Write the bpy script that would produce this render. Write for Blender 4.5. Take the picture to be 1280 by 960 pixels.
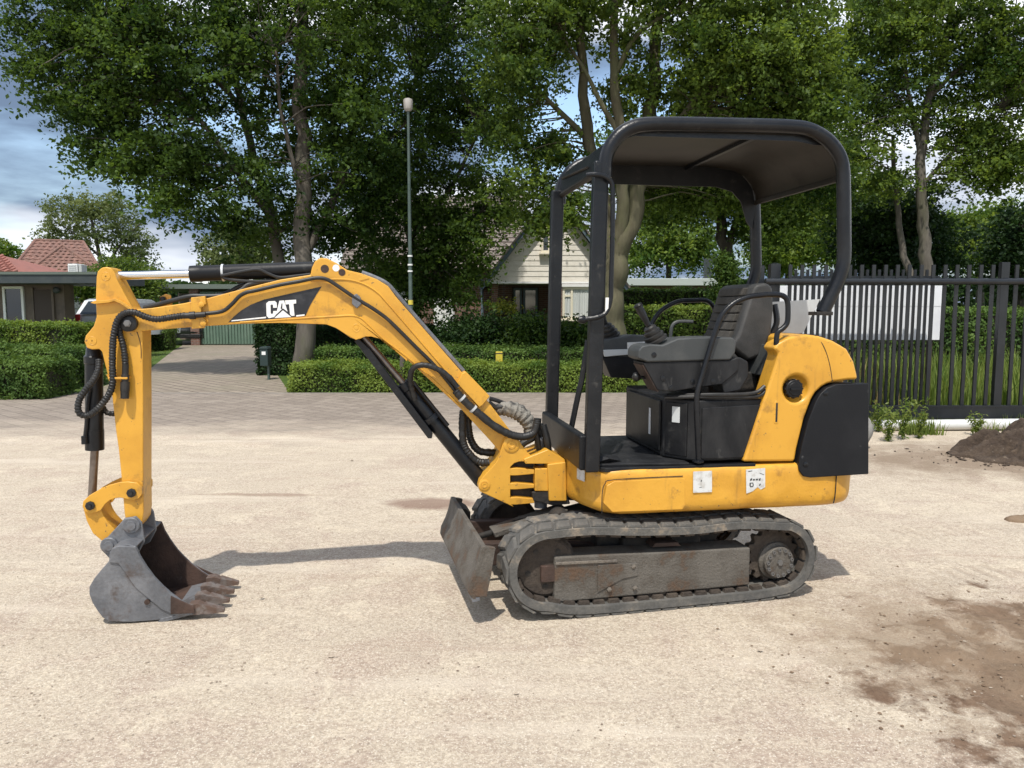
import bpy, bmesh, math, random
import numpy as np
from math import radians, sin, cos, pi
for o in list(bpy.data.objects): bpy.data.objects.remove(o)
S = bpy.context.scene
COL = S.collection
random.seed(7)

# ------------------------------------------------------------------ camera
CAM_H, FPX, HORIZON = 1.5, 961.0, 385.0
PITCH = math.atan((480 - HORIZON) / FPX)
cd = bpy.data.cameras.new('camera'); cam = bpy.data.objects.new('camera', cd); COL.objects.link(cam)
cam.location = (0, 0, CAM_H); cam.rotation_euler = (pi / 2 - PITCH, 0, 0)
cd.sensor_width = 36; cd.lens = 36 * FPX / 1280; cd.clip_start = 0.05; cd.clip_end = 3000
S.camera = cam

# ------------------------------------------------------------------ sun, sky, exposure
SUN_DIR = np.array([0.12, 0.50, -1.0]); SUN_DIR /= np.linalg.norm(SUN_DIR)
SUN_EL = math.asin(-SUN_DIR[2]); SUN_AZ = math.atan2(-SUN_DIR[0], -SUN_DIR[1])
sd = bpy.data.lights.new('sun', 'SUN'); sd.energy = 2.9; sd.angle = radians(0.9); sd.color = (1.0, 0.95, 0.87)
so = bpy.data.objects.new('sun', sd); COL.objects.link(so)
so.rotation_euler = (math.acos(-SUN_DIR[2]), 0, math.atan2(SUN_DIR[1], SUN_DIR[0]) + pi / 2 + pi)
from mathutils import Vector
so.rotation_euler = Vector(SUN_DIR).to_track_quat('-Z', 'Y').to_euler()
so.location = (0, -5, 20)

w = bpy.data.worlds.new('World'); S.world = w; w.use_nodes = True
wn, wl = w.node_tree.nodes, w.node_tree.links
wn.clear()
wo = wn.new('ShaderNodeOutputWorld'); bg = wn.new('ShaderNodeBackground'); bg.inputs[1].default_value = 0.15
sky = wn.new('ShaderNodeTexSky'); sky.sky_type = 'NISHITA'; sky.sun_disc = False
sky.sun_elevation = SUN_EL; sky.sun_rotation = SUN_AZ; sky.air_density = 1.1; sky.dust_density = 0.6
tc = wn.new('ShaderNodeTexCoord')
mp = wn.new('ShaderNodeMapping'); mp.inputs['Scale'].default_value = (1.0, 1.0, 4.0); mp.inputs['Location'].default_value = (-1.32, 2.5, 1.59)
n1 = wn.new('ShaderNodeTexNoise'); n1.inputs['Scale'].default_value = 2.1; n1.inputs['Detail'].default_value = 8; n1.inputs['Roughness'].default_value = 0.55
n2 = wn.new('ShaderNodeTexNoise'); n2.inputs['Scale'].default_value = 1.3; n2.inputs['Detail'].default_value = 5
r1 = wn.new('ShaderNodeValToRGB'); r1.color_ramp.elements[0].position = 0.34; r1.color_ramp.elements[1].position = 0.54
r2 = wn.new('ShaderNodeValToRGB'); r2.color_ramp.elements[0].position = 0.44; r2.color_ramp.elements[1].position = 0.56
r2.color_ramp.elements[0].color = (0.85, 1.2, 1.8, 1); r2.color_ramp.elements[1].color = (7.0, 7.1, 7.3, 1)
mx = wn.new('ShaderNodeMix'); mx.data_type = 'RGBA'
wl.new(tc.outputs['Generated'], mp.inputs[0]); wl.new(mp.outputs[0], n1.inputs['Vector']); wl.new(mp.outputs[0], n2.inputs['Vector'])
wl.new(n1.outputs[0], r1.inputs[0]); wl.new(n2.outputs[0], r2.inputs[0])
wl.new(r1.outputs[0], mx.inputs[0]); wl.new(sky.outputs[0], mx.inputs[6]); wl.new(r2.outputs[0], mx.inputs[7])
wl.new(mx.outputs[2], bg.inputs[0]); wl.new(bg.outputs[0], wo.inputs[0])

S.view_settings.view_transform = 'Standard'; S.view_settings.look = 'None'
S.view_settings.exposure = 0.66; S.view_settings.gamma = 1.0; S.view_settings.use_curve_mapping = False
S.render.engine = 'CYCLES'
S.cycles.max_bounces = 6; S.cycles.diffuse_bounces = 3; S.cycles.glossy_bounces = 3; S.cycles.transmission_bounces = 4
S.cycles.use_denoising = True

# ------------------------------------------------------------------ survey helpers
# bearings measured from the viewpoint, turned into metres at a chosen real depth
_fw = np.array([0, cos(PITCH), -sin(PITCH)]); _up = np.array([0, sin(PITCH), cos(PITCH)]); _rt = np.array([1.0, 0, 0])
_C = np.array([0, 0, CAM_H])
def ray(x, y): return _fw + _rt * (x - 640) / FPX + _up * (480 - y) / FPX
def W(x, y, Y):
    d = ray(x, y); return _C + d * (Y / d[1])
def G(x, y, z=0.0):
    d = ray(x, y); return _C + d * ((z - CAM_H) / d[2])
ORIGIN = np.array([0.7088, 4.1969, 0.0])
YAW_TRACK, YAW_HOUSE = radians(13.0), radians(9.5)
def side(pts, v, yaw):
    d = np.array([cos(yaw), sin(yaw), 0]); n = np.array([-sin(yaw), cos(yaw), 0]); out = []
    for x, y in pts:
        r = ray(x, y); P = _C + r * ((v - (_C - ORIGIN) @ n) / (r @ n)) - ORIGIN
        out.append((float(P @ d), float(P[2])))
    return out
def HS(pts, v): return side(pts, v, YAW_HOUSE)
def H3(pts, v):
    """house-frame 3-D points; v is one number or one per point"""
    vs = v if hasattr(v, '__len__') else [v] * len(pts)
    out = []
    for p, vv in zip(pts, vs):
        a = side([p], vv, YAW_HOUSE)[0]; out.append((a[0], vv, a[1]))
    return out

# ------------------------------------------------------------------ object helpers
def tag(o, label=None, cat=None, group=None, kind=None):
    if label: o['label'] = label
    if cat: o['category'] = cat
    if group: o['group'] = group
    if kind: o['kind'] = kind
    return o
def empty(name, loc=(0, 0, 0), rz=0.0, label=None, cat=None, group=None):
    o = bpy.data.objects.new(name, None); COL.objects.link(o); o.empty_display_size = 0.2
    o.location = loc; o.rotation_euler = (0, 0, rz); tag(o, label, cat, group); return o
def link(name, me, mat, parent=None, bevel=0.0, seg=2, ang=35, smooth=True, rz=0.0):
    if mat is not None and len(me.materials) == 0: me.materials.append(mat)
    if smooth:
        me.shade_smooth()
        if ang: me.set_sharp_from_angle(angle=radians(ang))
    o = bpy.data.objects.new(name, me); COL.objects.link(o)
    if parent is not None: o.parent = parent
    if rz: o.rotation_euler = (0, 0, rz)
    if bevel:
        b = o.modifiers.new('bevel', 'BEVEL'); b.width = bevel; b.segments = seg; b.limit_method = 'ANGLE'; b.angle_limit = radians(32); b.harden_normals = True
    return o
def raw(verts, faces):
    me = bpy.data.meshes.new('mesh'); me.from_pydata([tuple(map(float, p)) for p in verts], [], faces); me.update()
    if len(faces) < 6000:
        bm = bmesh.new(); bm.from_mesh(me); bmesh.ops.recalc_face_normals(bm, faces=bm.faces); bm.to_mesh(me); bm.free()
    return me
class MB:
    """collects pieces of ONE part"""
    def __init__(s): s.v, s.f = [], []
    def add(s, v, f):
        b = len(s.v); s.v += [tuple(map(float, p)) for p in v]; s.f += [tuple(i + b for i in q) for q in f]; return s
    def box(s, x0, x1, y0, y1, z0, z1):
        return s.add([(x0,y0,z0),(x1,y0,z0),(x1,y1,z0),(x0,y1,z0),(x0,y0,z1),(x1,y0,z1),(x1,y1,z1),(x0,y1,z1)],
                     [(0,3,2,1),(4,5,6,7),(0,1,5,4),(1,2,6,5),(2,3,7,6),(3,0,4,7)])
    def prism(s, pts, v0, v1):
        """(u,z) outline extruded along v"""
        a = sum(pts[i][0]*pts[(i+1)%len(pts)][1]-pts[(i+1)%len(pts)][0]*pts[i][1] for i in range(len(pts)))
        if a < 0: pts = pts[::-1]
        n = len(pts)
        v = [(p[0], v0, p[1]) for p in pts] + [(p[0], v1, p[1]) for p in pts]
        f = [tuple(range(n)), tuple(range(2*n-1, n-1, -1))] + [(i, i+n, (i+1)%n+n, (i+1)%n) for i in range(n)]
        return s.add(v, f)
    def slab(s, pts, z0, z1):
        """(x,y) outline extruded up"""
        a = sum(pts[i][0]*pts[(i+1)%len(pts)][1]-pts[(i+1)%len(pts)][0]*pts[i][1] for i in range(len(pts)))
        if a < 0: pts = pts[::-1]
        n = len(pts)
        v = [(p[0], p[1], z0) for p in pts] + [(p[0], p[1], z1) for p in pts]
        f = [tuple(range(n-1, -1, -1)), tuple(range(n, 2*n))] + [(i, (i+1)%n, (i+1)%n+n, i+n) for i in range(n)]
        return s.add(v, f)
    def lathe(s, p0, p1, prof, seg=24):
        """prof = [(t along metres, radius)] from p0 toward p1"""
        p0 = np.array(p0, float); ax = np.array(p1, float) - p0; ax /= np.linalg.norm(ax)
        a = np.cross(ax, (0, 0, 1) if abs(ax[2]) < .9 else (1, 0, 0)); a /= np.linalg.norm(a); b = np.cross(ax, a)
        v, f = [], []
        for t, r in prof:
            for k in range(seg):
                q = 2*pi*k/seg; v.append(p0 + ax*t + (a*cos(q) + b*sin(q))*r)
        for i in range(len(prof)-1):
            for k in range(seg):
                k2 = (k+1) % seg; f.append((i*seg+k, i*seg+k2, (i+1)*seg+k2, (i+1)*seg+k))
        f.append(tuple(range(seg-1, -1, -1))); m = (len(prof)-1)*seg; f.append(tuple(range(m, m+seg)))
        return s.add(v, [q[::-1] for q in f])
    def rod(s, p0, p1, r, seg=20):
        L = float(np.linalg.norm(np.array(p1, float) - np.array(p0, float)))
        return s.lathe(p0, p1, [(0, r), (L, r)], seg)
    def tube(s, pts, r, seg=10, sub=6, wave=0.0, pitch=0.02, closed=False, square=False):
        P = spline(pts, sub, closed) if sub > 1 else np.array(pts, float)
        n = len(P); T = np.gradient(P, axis=0) if not closed else np.roll(P, -1, 0) - np.roll(P, 1, 0)
        T /= np.linalg.norm(T, axis=1)[:, None] + 1e-9
        up = np.array([0, 0, 1.0]) if abs(T[0][2]) < .9 else np.array([1.0, 0, 0])
        A = np.cross(T[0], up); A /= np.linalg.norm(A); v, f = [], []
        rr = r if hasattr(r, '__len__') else None; L = 0.0
        for i in range(n):
            A = A - T[i]*(A @ T[i]); A /= np.linalg.norm(A) + 1e-9; B = np.cross(T[i], A)
            if i: L += np.linalg.norm(P[i]-P[i-1])
            ri = np.interp(i/(n-1), np.linspace(0, 1, len(rr)), rr) if rr is not None else r
            if wave: ri *= 1 + wave*(1 if (int(L/pitch*2) % 2) else -1)
            for k in range(seg):
                q = 2*pi*(k+.5)/seg; v.append(P[i] + (A*cos(q)+B*sin(q))*ri)
        for i in range(n if closed else n-1):
            j = (i+1) % n
            for k in range(seg):
                k2 = (k+1) % seg; f.append((i*seg+k, j*seg+k, j*seg+k2, i*seg+k2))
        if not closed:
            f.append(tuple(range(seg))); m = (n-1)*seg; f.append(tuple(range(m+seg-1, m-1, -1)))
        return s.add(v, f)
    def loft(s, rings, cap=True, closed=True):
        n = len(rings[0]); v, f = [], []
        for r in rings: v += list(r)
        for i in range(len(rings)-1):
            for k in range(n if closed else n-1):
                k2 = (k+1) % n; f.append((i*n+k, i*n+k2, (i+1)*n+k2, (i+1)*n+k))
        if cap and closed:
            f.append(tuple(range(n-1, -1, -1))); m = (len(rings)-1)*n; f.append(tuple(range(m, m+n)))
        return s.add(v, f)
    def build_each(s, name, mat, parent=None, rz=0.0, **k):
        """every separate piece becomes an object of its own"""
        par = list(range(len(s.v)))
        def find(a):
            while par[a] != a: par[a] = par[par[a]]; a = par[a]
            return a
        for q in s.f:
            for i in q[1:]: par[find(i)] = find(q[0])
        grp = {}
        for q in s.f: grp.setdefault(find(q[0]), []).append(q)
        out = []
        for fs in grp.values():
            ids = sorted({i for q in fs for i in q}); mp_ = {i: j for j, i in enumerate(ids)}; c = np.mean([s.v[i] for i in ids], axis=0)
            o = link(name, raw([np.array(s.v[i])-c for i in ids], [tuple(mp_[i] for i in q) for q in fs]), mat, parent, rz=rz, **k)
            o.location = tuple(c); out.append(o)
        return out
    def build(s, name, mat, parent=None, **k):
        return link(name, raw(s.v, s.f), mat, parent, **k)
def spline(pts, sub=6, closed=False):
    P = np.array(pts, float); n = len(P); out = []
    idx = range(n if closed else n-1)
    for i in idx:
        if closed: p0, p1, p2, p3 = P[(i-1)%n], P[i], P[(i+1)%n], P[(i+2)%n]
        else: p0, p1, p2, p3 = P[max(i-1,0)], P[i], P[i+1], P[min(i+2,n-1)]
        for k in range(sub):
            t = k/sub; out.append(.5*((2*p1)+(-p0+p2)*t+(2*p0-5*p1+4*p2-p3)*t*t+(-p0+3*p1-3*p2+p3)*t**3))
    if not closed: out.append(P[-1])
    return np.array(out)
def arc(cx, cz, r, a0, a1, n=8):
    return [(cx + r*cos(radians(a0+(a1-a0)*i/n)), cz + r*sin(radians(a0+(a1-a0)*i/n))) for i in range(n+1)]

# ------------------------------------------------------------------ materials
def mat(name, col, rough=0.6, metal=0.0, col2=None, scale=8.0, lo=0.45, hi=0.65, bump=0.0, bscale=60.0, col3=None, s3=2.5, lo3=0.55, hi3=0.7,
        coat=0.0, spec=0.5, fine=0.0, chips=None, stretch=None, rough2=None):
    m = bpy.data.materials.new(name); m.use_nodes = True; nt = m.node_tree; N, L = nt.nodes, nt.links
    b = N['Principled BSDF']; b.inputs['Roughness'].default_value = rough; b.inputs['Metallic'].default_value = metal
    b.inputs['Specular IOR Level'].default_value = spec
    if coat: b.inputs['Coat Weight'].default_value = coat; b.inputs['Coat Roughness'].default_value = 0.15
    b.inputs['Base Color'].default_value = (*col, 1)
    co = N.new('ShaderNodeTexCoord'); vec = co.outputs['Object']
    if stretch:
        mpn = N.new('ShaderNodeMapping'); mpn.inputs['Scale'].default_value = stretch; L.new(vec, mpn.inputs[0]); vec = mpn.outputs[0]
    cur = None
    def noise(sc, det=6, ro=0.6):
        n = N.new('ShaderNodeTexNoise'); n.inputs['Scale'].default_value = sc; n.inputs['Detail'].default_value = det; n.inputs['Roughness'].default_value = ro
        L.new(vec, n.inputs['Vector']); return n.outputs[0]
    def ramp(inp, lo, hi):
        r = N.new('ShaderNodeMapRange'); r.inputs[1].default_value = lo; r.inputs[2].default_value = hi; L.new(inp, r.inputs[0]); return r.outputs[0]
    def mixc(fac, a, bcol):
        x = N.new('ShaderNodeMix'); x.data_type = 'RGBA'; L.new(fac, x.inputs[0])
        if hasattr(a, 'links'): L.new(a, x.inputs[6])
        else: x.inputs[6].default_value = (*a, 1)
        x.inputs[7].default_value = (*bcol, 1); return x.outputs[2]
    if col2:
        fac = ramp(noise(scale), lo, hi); cur = mixc(fac, col, col2)
        if rough2 is not None:
            rr = N.new('ShaderNodeMix'); rr.inputs[2].default_value = rough; rr.inputs[3].default_value = rough2; L.new(fac, rr.inputs[0]); L.new(rr.outputs[0], b.inputs['Roughness'])
    if col3: cur = mixc(ramp(noise(s3, 8, .65), lo3, hi3), cur if cur is not None else col, col3)
    if chips:
        cur = mixc(ramp(noise(34, 3, .8), .66, .70), cur if cur is not None else col, chips)
        mpc = N.new('ShaderNodeMapping'); mpc.inputs['Scale'].default_value = (3, 3, 40); mpc.inputs['Rotation'].default_value = (.3, .5, 0); L.new(co.outputs['Object'], mpc.inputs[0]); old = vec; vec = mpc.outputs[0]
        cur = mixc(ramp(noise(2.2, 4, .6), .70, .74), cur, tuple(x*.72 for x in col))
        mpd = N.new('ShaderNodeMapping'); mpd.inputs['Scale'].default_value = (7, 7, .9); L.new(co.outputs['Object'], mpd.inputs[0]); vec = mpd.outputs[0]
        cur = mixc(ramp(noise(2.0, 6, .65), .60, .86), cur, (.20, .105, .03)); vec = old
    if fine:
        hs = N.new('ShaderNodeHueSaturation'); L.new(ramp(noise(bscale*1.3, 3), .2, .8), hs.inputs['Fac'])
        rr = N.new('ShaderNodeMapRange'); rr.inputs[1].default_value = .25; rr.inputs[2].default_value = .75; rr.inputs[3].default_value = 1-fine; rr.inputs[4].default_value = 1+fine
        L.new(noise(bscale*1.7, 4), rr.inputs[0]); L.new(rr.outputs[0], hs.inputs['Value']); hs.inputs['Fac'].default_value = 1
        for l in list(hs.inputs['Fac'].links): L.remove(l)
        if cur is not None: L.new(cur, hs.inputs['Color'])
        else: hs.inputs['Color'].default_value = (*col, 1)
        cur = hs.outputs[0]
    if cur is not None: L.new(cur, b.inputs['Base Color'])
    if bump:
        bp = N.new('ShaderNodeBump'); bp.inputs['Strength'].default_value = bump; bp.inputs['Distance'].default_value = 0.02
        L.new(noise(bscale, 5), bp.inputs['Height']); L.new(bp.outputs[0], b.inputs['Normal'])
    return m
MAT = dict(
    yellow=mat('yellow_paint', (0.65, 0.335, 0.036), 0.42, col2=(0.55, 0.268, 0.026), scale=5, lo=.45, hi=.7, bump=.05, bscale=25, col3=(0.26, 0.125, 0.028), s3=7, lo3=.57, hi3=.74, coat=.1, chips=(.16, .10, .05)),
    yellow_body=mat('yellow_body_paint', (0.65, 0.335, 0.036), 0.42, col2=(0.54, 0.262, 0.026), scale=4, lo=.45, hi=.7, bump=.28, bscale=9, col3=(0.25, 0.12, 0.028), s3=9, lo3=.58, hi3=.74, coat=.1, chips=(.16, .10, .05)),
    frame=mat('charcoal_frame_paint', (0.0075, 0.0085, 0.011), 0.30, col2=(0.015, 0.016, 0.018), scale=6, lo=.45, hi=.7, bump=.12, bscale=60, col3=(0.065, 0.062, 0.056), s3=22, lo3=.62, hi3=.78, spec=.32),
    black=mat('black_panel', (0.0065, 0.007, 0.0085), 0.45, col2=(0.016, 0.0165, 0.0175), scale=7, lo=.45, hi=.7, col3=(0.055, 0.054, 0.05), s3=14, lo3=.6, hi3=.8, bump=.06, bscale=80, spec=.3),
    plate=mat('black_side_plate', (0.0065, 0.0075, 0.010), 0.5, col2=(0.011, 0.012, 0.0145), scale=5, col3=(0.09, 0.09, 0.09), s3=30, lo3=.68, hi3=.76, bump=.04, bscale=90, spec=.3),
    dusty=mat('dusty_black_plastic', (0.009, 0.0095, 0.011), 0.55, col2=(0.026, 0.026, 0.027), scale=9, lo=.42, hi=.72, col3=(0.095, 0.092, 0.086), s3=16, lo3=.6, hi3=.8, bump=.1, bscale=70, stretch=(1, 1, .45), spec=.3),
    console=mat('grey_console_plastic', (0.040, 0.044, 0.045), 0.55, col2=(0.060, 0.063, 0.062), scale=6, bump=.06, bscale=120),
    rubber=mat('worn_rubber', (0.080, 0.078, 0.073), 0.9, col2=(0.145, 0.136, 0.120), scale=9, lo=.4, hi=.68, bump=.25, bscale=50, col3=(0.30, 0.235, 0.165), s3=9, lo3=.56, hi3=.74, fine=.2),
    hose=mat('hose_rubber', (0.010, 0.010, 0.010), 0.5, col2=(0.030, 0.027, 0.024), scale=14, lo=.5, hi=.75),
    steel=mat('grey_steel', (0.13, 0.135, 0.147), 0.55, metal=.3, col2=(0.19, 0.195, 0.208), scale=6, lo=.42, hi=.62, bump=.2, bscale=40, col3=(0.085, 0.058, 0.045), s3=8, lo3=.55, hi3=.70, fine=.15),
    rust=mat('rusty_steel', (0.038, 0.022, 0.016), 0.75, col2=(0.075, 0.042, 0.030), scale=6, bump=.25, bscale=50, col3=(0.17, 0.15, 0.135), s3=5, lo3=.62, hi3=.75),
    tooth=mat('worn_tooth_steel', (0.13, 0.085, 0.065), 0.6, metal=.3, col2=(0.20, 0.175, 0.16), scale=20, bump=.3, bscale=60),
    muddy=mat('mud_caked_steel', (0.13, 0.115, 0.098), 0.85, col2=(0.20, 0.168, 0.132), scale=6, lo=.4, hi=.7, bump=.45, bscale=70, col3=(0.070, 0.050, 0.038), s3=7, lo3=.55, hi3=.68, fine=.25),
    undergrey=mat('dusty_track_frame_paint', (0.118, 0.106, 0.090), 0.8, col2=(0.070, 0.059, 0.047), scale=7, lo=.42, hi=.62, bump=.4, bscale=80, col3=(0.100, 0.060, 0.036), s3=7, lo3=.54, hi3=.66, fine=.2),
    wheel=mat('muddy_wheel_steel', (0.050, 0.038, 0.029), 0.85, col2=(0.095, 0.074, 0.055), scale=8, lo=.45, hi=.7, bump=.4, bscale=60, col3=(0.03, 0.022, 0.017), s3=6, fine=.2),
    dark=mat('dark_grime', (0.018, 0.016, 0.014), 0.8, col2=(0.045, 0.036, 0.028), scale=9, bump=.3, bscale=50),
    chrome=mat('chrome_rod', (0.70, 0.70, 0.70), 0.16, metal=1.0),
    rod=mat('dull_rod', (0.22, 0.19, 0.17), 0.35, metal=.8, col2=(0.14, 0.11, 0.09), scale=10),
    bolt=mat('bolt_steel', (0.20, 0.195, 0.19), 0.5, metal=.6),
    white=mat('white_label', (0.62, 0.63, 0.62), 0.6, col2=(0.42, 0.40, 0.37), scale=30, lo=.5, hi=.7),
    decal=mat('black_decal', (0.012, 0.013, 0.017), 0.5, col2=(0.030, 0.031, 0.036), scale=20, bump=.05),
    lettering=mat('white_lettering', (0.80, 0.79, 0.76), 0.5, col2=(0.6, 0.58, 0.54), scale=60, lo=.6, hi=.75),
    seat=mat('grey_seat_vinyl', (0.030, 0.030, 0.029), 0.6, col2=(0.050, 0.048, 0.046), scale=9, bump=.15, bscale=150),
    seatfab=mat('brown_grey_seat_fabric', (0.045, 0.041, 0.035), 0.9, col2=(0.070, 0.064, 0.056), scale=12, bump=.3, bscale=200),
    underside=mat('canopy_lining', (0.020, 0.018, 0.0155), 0.45, col2=(0.038, 0.033, 0.028), scale=3, lo=.4, hi=.65, col3=(0.016, 0.014, 0.012), s3=3, lo3=.52, hi3=.66, spec=.15),
    sleeve=mat('grey_fabric_sleeve', (0.24, 0.225, 0.195), 0.9, col2=(0.055, 0.052, 0.048), scale=22, lo=.45, hi=.58, bump=.5, bscale=60),
    palegrey=mat('pale_grey_sheet_metal', (0.52, 0.54, 0.54), 0.5, col2=(0.44, 0.45, 0.45), scale=5),
    red=mat('red_plastic', (0.45, 0.02, 0.02), 0.5),
)
# ------------------------------------------------------------------ ground
rng = np.random.default_rng(11)
_LAT = np.random.default_rng(3).random((256, 256))
def vn(x, y, s):
    x = np.asarray(x)*s + 37.3; y = np.asarray(y)*s + 91.7
    xi, yi = np.floor(x).astype(int), np.floor(y).astype(int); fx, fy = x-xi, y-yi
    fx, fy = fx*fx*(3-2*fx), fy*fy*(3-2*fy); L = lambda a, b: _LAT[a % 256, b % 256]
    return (L(xi, yi)*(1-fx)+L(xi+1, yi)*fx)*(1-fy)+(L(xi, yi+1)*(1-fx)+L(xi+1, yi+1)*fx)*fy - .5
def grid_mesh(xs, ys, zf):
    X, Y = np.meshgrid(xs, ys); Z = zf(X, Y); nx, ny = len(xs), len(ys)
    co = np.stack([X, Y, Z], -1).reshape(-1, 3); i = np.arange(nx*ny).reshape(ny, nx)
    q = np.stack([i[:-1, :-1], i[:-1, 1:], i[1:, 1:], i[1:, :-1]], -1).reshape(-1, 4)
    return fast_mesh(co, q)
def fast_mesh(co, quads, tint=None):
    me = bpy.data.meshes.new('mesh'); nq = len(quads)
    me.vertices.add(len(co)); me.vertices.foreach_set('co', np.ascontiguousarray(co, np.float32).ravel())
    me.loops.add(nq*4); me.loops.foreach_set('vertex_index', np.ascontiguousarray(quads, np.int32).ravel())
    me.polygons.add(nq); me.polygons.foreach_set('loop_start', np.arange(0, nq*4, 4, dtype=np.int32))
    if tint is not None:
        a = me.attributes.new('tint', 'FLOAT', 'FACE'); a.data.foreach_set('value', np.ascontiguousarray(tint, np.float32))
    me.update(calc_edges=True); return me

def nodes_of(m): m.use_nodes = True; return m.node_tree.nodes, m.node_tree.links
class NG:
    def __init__(s, name):
        s.m = bpy.data.materials.new(name); s.N, s.L = nodes_of(s.m); s.b = s.N['Principled BSDF']
        s.co = s.N.new('ShaderNodeTexCoord').outputs['Object']
    def noise(s, sc, det=6, ro=.6, vec=None, dist=0):
        n = s.N.new('ShaderNodeTexNoise'); n.inputs['Scale'].default_value = sc; n.inputs['Detail'].default_value = det; n.inputs['Roughness'].default_value = ro; n.inputs['Distortion'].default_value = dist
        s.L.new(vec if vec is not None else s.co, n.inputs['Vector']); return n.outputs[0]
    def rng(s, i, a, b, c=0, d=1):
        r = s.N.new('ShaderNodeMapRange'); r.inputs[1].default_value = a; r.inputs[2].default_value = b; r.inputs[3].default_value = c; r.inputs[4].default_value = d; s.L.new(i, r.inputs[0]); return r.outputs[0]
    def mix(s, f, a, b, mode='MIX'):
        x = s.N.new('ShaderNodeMix'); x.data_type = 'RGBA'; x.blend_type = mode
        for i, v in ((0, f), (6, a), (7, b)):
            if hasattr(v, 'links'): s.L.new(v, x.inputs[i])
            else: x.inputs[i].default_value = v if i == 0 else (*v, 1)
        return x.outputs[2]
    def math(s, op, a, b=None):
        x = s.N.new('ShaderNodeMath'); x.operation = op
        for i, v in ((0, a), (1, b)):
            if v is None: continue
            if hasattr(v, 'links'): s.L.new(v, x.inputs[i])
            else: x.inputs[i].default_value = v
        return x.outputs[0]
    def map(s, loc=(0,0,0), sc=(1,1,1), rot=(0,0,0), vec=None):
        p = s.N.new('ShaderNodeMapping'); p.inputs[1].default_value = loc; p.inputs[2].default_value = rot; p.inputs[3].default_value = sc; s.L.new(vec if vec is not None else s.co, p.inputs[0]); return p.outputs[0]
    def length(s, v):
        x = s.N.new('ShaderNodeVectorMath'); x.operation = 'LENGTH'; s.L.new(v, x.inputs[0]); return x.outputs['Value']
    def bump(s, h, st=.4, d=.02):
        p = s.N.new('ShaderNodeBump'); p.inputs['Strength'].default_value = st; p.inputs['Distance'].default_value = d; s.L.new(h, p.inputs['Height']); s.L.new(p.outputs[0], s.b.inputs['Normal'])
    def done(s, col, rough=.9, spec=.3):
        if hasattr(col, 'links'): s.L.new(col, s.b.inputs['Base Color'])
        else: s.b.inputs['Base Color'].default_value = (*col, 1)
        s.b.inputs['Roughness'].default_value = rough; s.b.inputs['Specular IOR Level'].default_value = spec; return s.m

def sand_colour(g):
    c = g.mix(g.rng(g.noise(.55, 8, .62), .38, .62), (.505, .424, .325), (.445, .370, .290))
    c = g.mix(g.rng(g.noise(1.3, 9, .72, dist=.8), .48, .60), c, (.395, .302, .240))
    c = g.mix(g.rng(g.noise(2.2, 9, .74, dist=.6), .50, .62), c, (.59, .505, .385))
    c = g.mix(g.rng(g.noise(8, 8, .78, dist=.8), .56, .72), c, (.35, .27, .205))
    c = g.mix(g.rng(g.noise(26, 6, .85), .42, .60), g.mix(.24, c, (.24, .185, .14)), g.mix(.22, c, (.74, .65, .51)))
    sp = g.noise(62, 4, .75); c = g.mix(g.rng(sp, .42, .60, .0, 1.0), g.mix(.32, c, (.20, .155, .12)), g.mix(.26, c, (.74, .66, .52)))
    ln = g.noise(1.0, 7, .62, vec=g.map((0, 0, 0), (.35, 2.6, 1), (0, 0, -.38))); c = g.mix(g.rng(ln, .54, .66, 0, .6), c, (.58, .505, .405)); ln = g.noise(1.0, 7, .66, vec=g.map((5, 2, 0), (.5, 5.5, 1), (0, 0, -.30))); c = g.mix(g.rng(ln, .57, .68, 0, .55), c, (.36, .275, .21))
    sp2 = g.noise(150, 3, .7); c = g.mix(g.rng(sp2, .60, .68), c, (.22, .165, .125))
    sp3 = g.noise(140, 2, .6, vec=g.map((3, 7, 0))); c = g.mix(g.rng(sp3, .58, .66), c, (.66, .60, .50))
    return c
g = NG('sandy_compacted_ground')
c = sand_colour(g)
# dried mud and stains with their own ragged outlines
mud_col = g.mix(g.rng(g.noise(9, 9, .75, dist=1.0), .38, .62), (.092, .056, .037), (.20, .132, .088))
def blotch(cx, cy, sx, sy, rz, amp, lo, hi, nscale=2.2):
    v = g.map((0, 0, 0), (1/sx, 1/sy, 0), (0, 0, 0), vec=g.map((-cx, -cy, 0), (1, 1, 1)))
    d = g.length(v); n = g.noise(nscale, 9, .68)
    return g.rng(g.math('ADD', d, g.math('MULTIPLY', g.math('SUBTRACT', n, .5), amp)), hi, lo)
c = g.mix(blotch(2.65, 2.85, 1.2, 1.0, 0, 2.8, .70, 1.0, 2.9), c, mud_col)
c = g.mix(g.math('MULTIPLY', blotch(2.0, 3.3, .75, .75, 0, 2.6, .40, 1.2, 4.5), .65), c, (.25, .185, .125))
c = g.mix(g.math('MULTIPLY', blotch(-.62, 5.85, .42, .22, 0, .7, .6, 1.0, 5), .75), c, (.19, .115, .085))
c = g.mix(g.math('MULTIPLY', blotch(-2.0, 6.1, .55, .06, 0, .9, .5, 1.1, 5), .55), c, (.22, .14, .10))
c = g.mix(g.math('MULTIPLY', blotch(5.0, 7.5, 1.9, .9, 0, 2.2, .5, 1.2, 2.2), .8), c, (.20, .145, .10))
pv = g.map((0, 0, 0), (1, 1, 1), (0, 0, 0), vec=g.map((0, 0, 0), (1, 1, 1), (0, 0, -YAW_TRACK), vec=g.map((-.7088, -4.1969, 0))))
ps = g.N.new('ShaderNodeSeparateXYZ'); g.L.new(pv, ps.inputs[0])
lane = g.rng(g.math('ABSOLUTE', g.math('SUBTRACT', g.math('ABSOLUTE', ps.outputs[1]), .375)), .135, .105)
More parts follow.
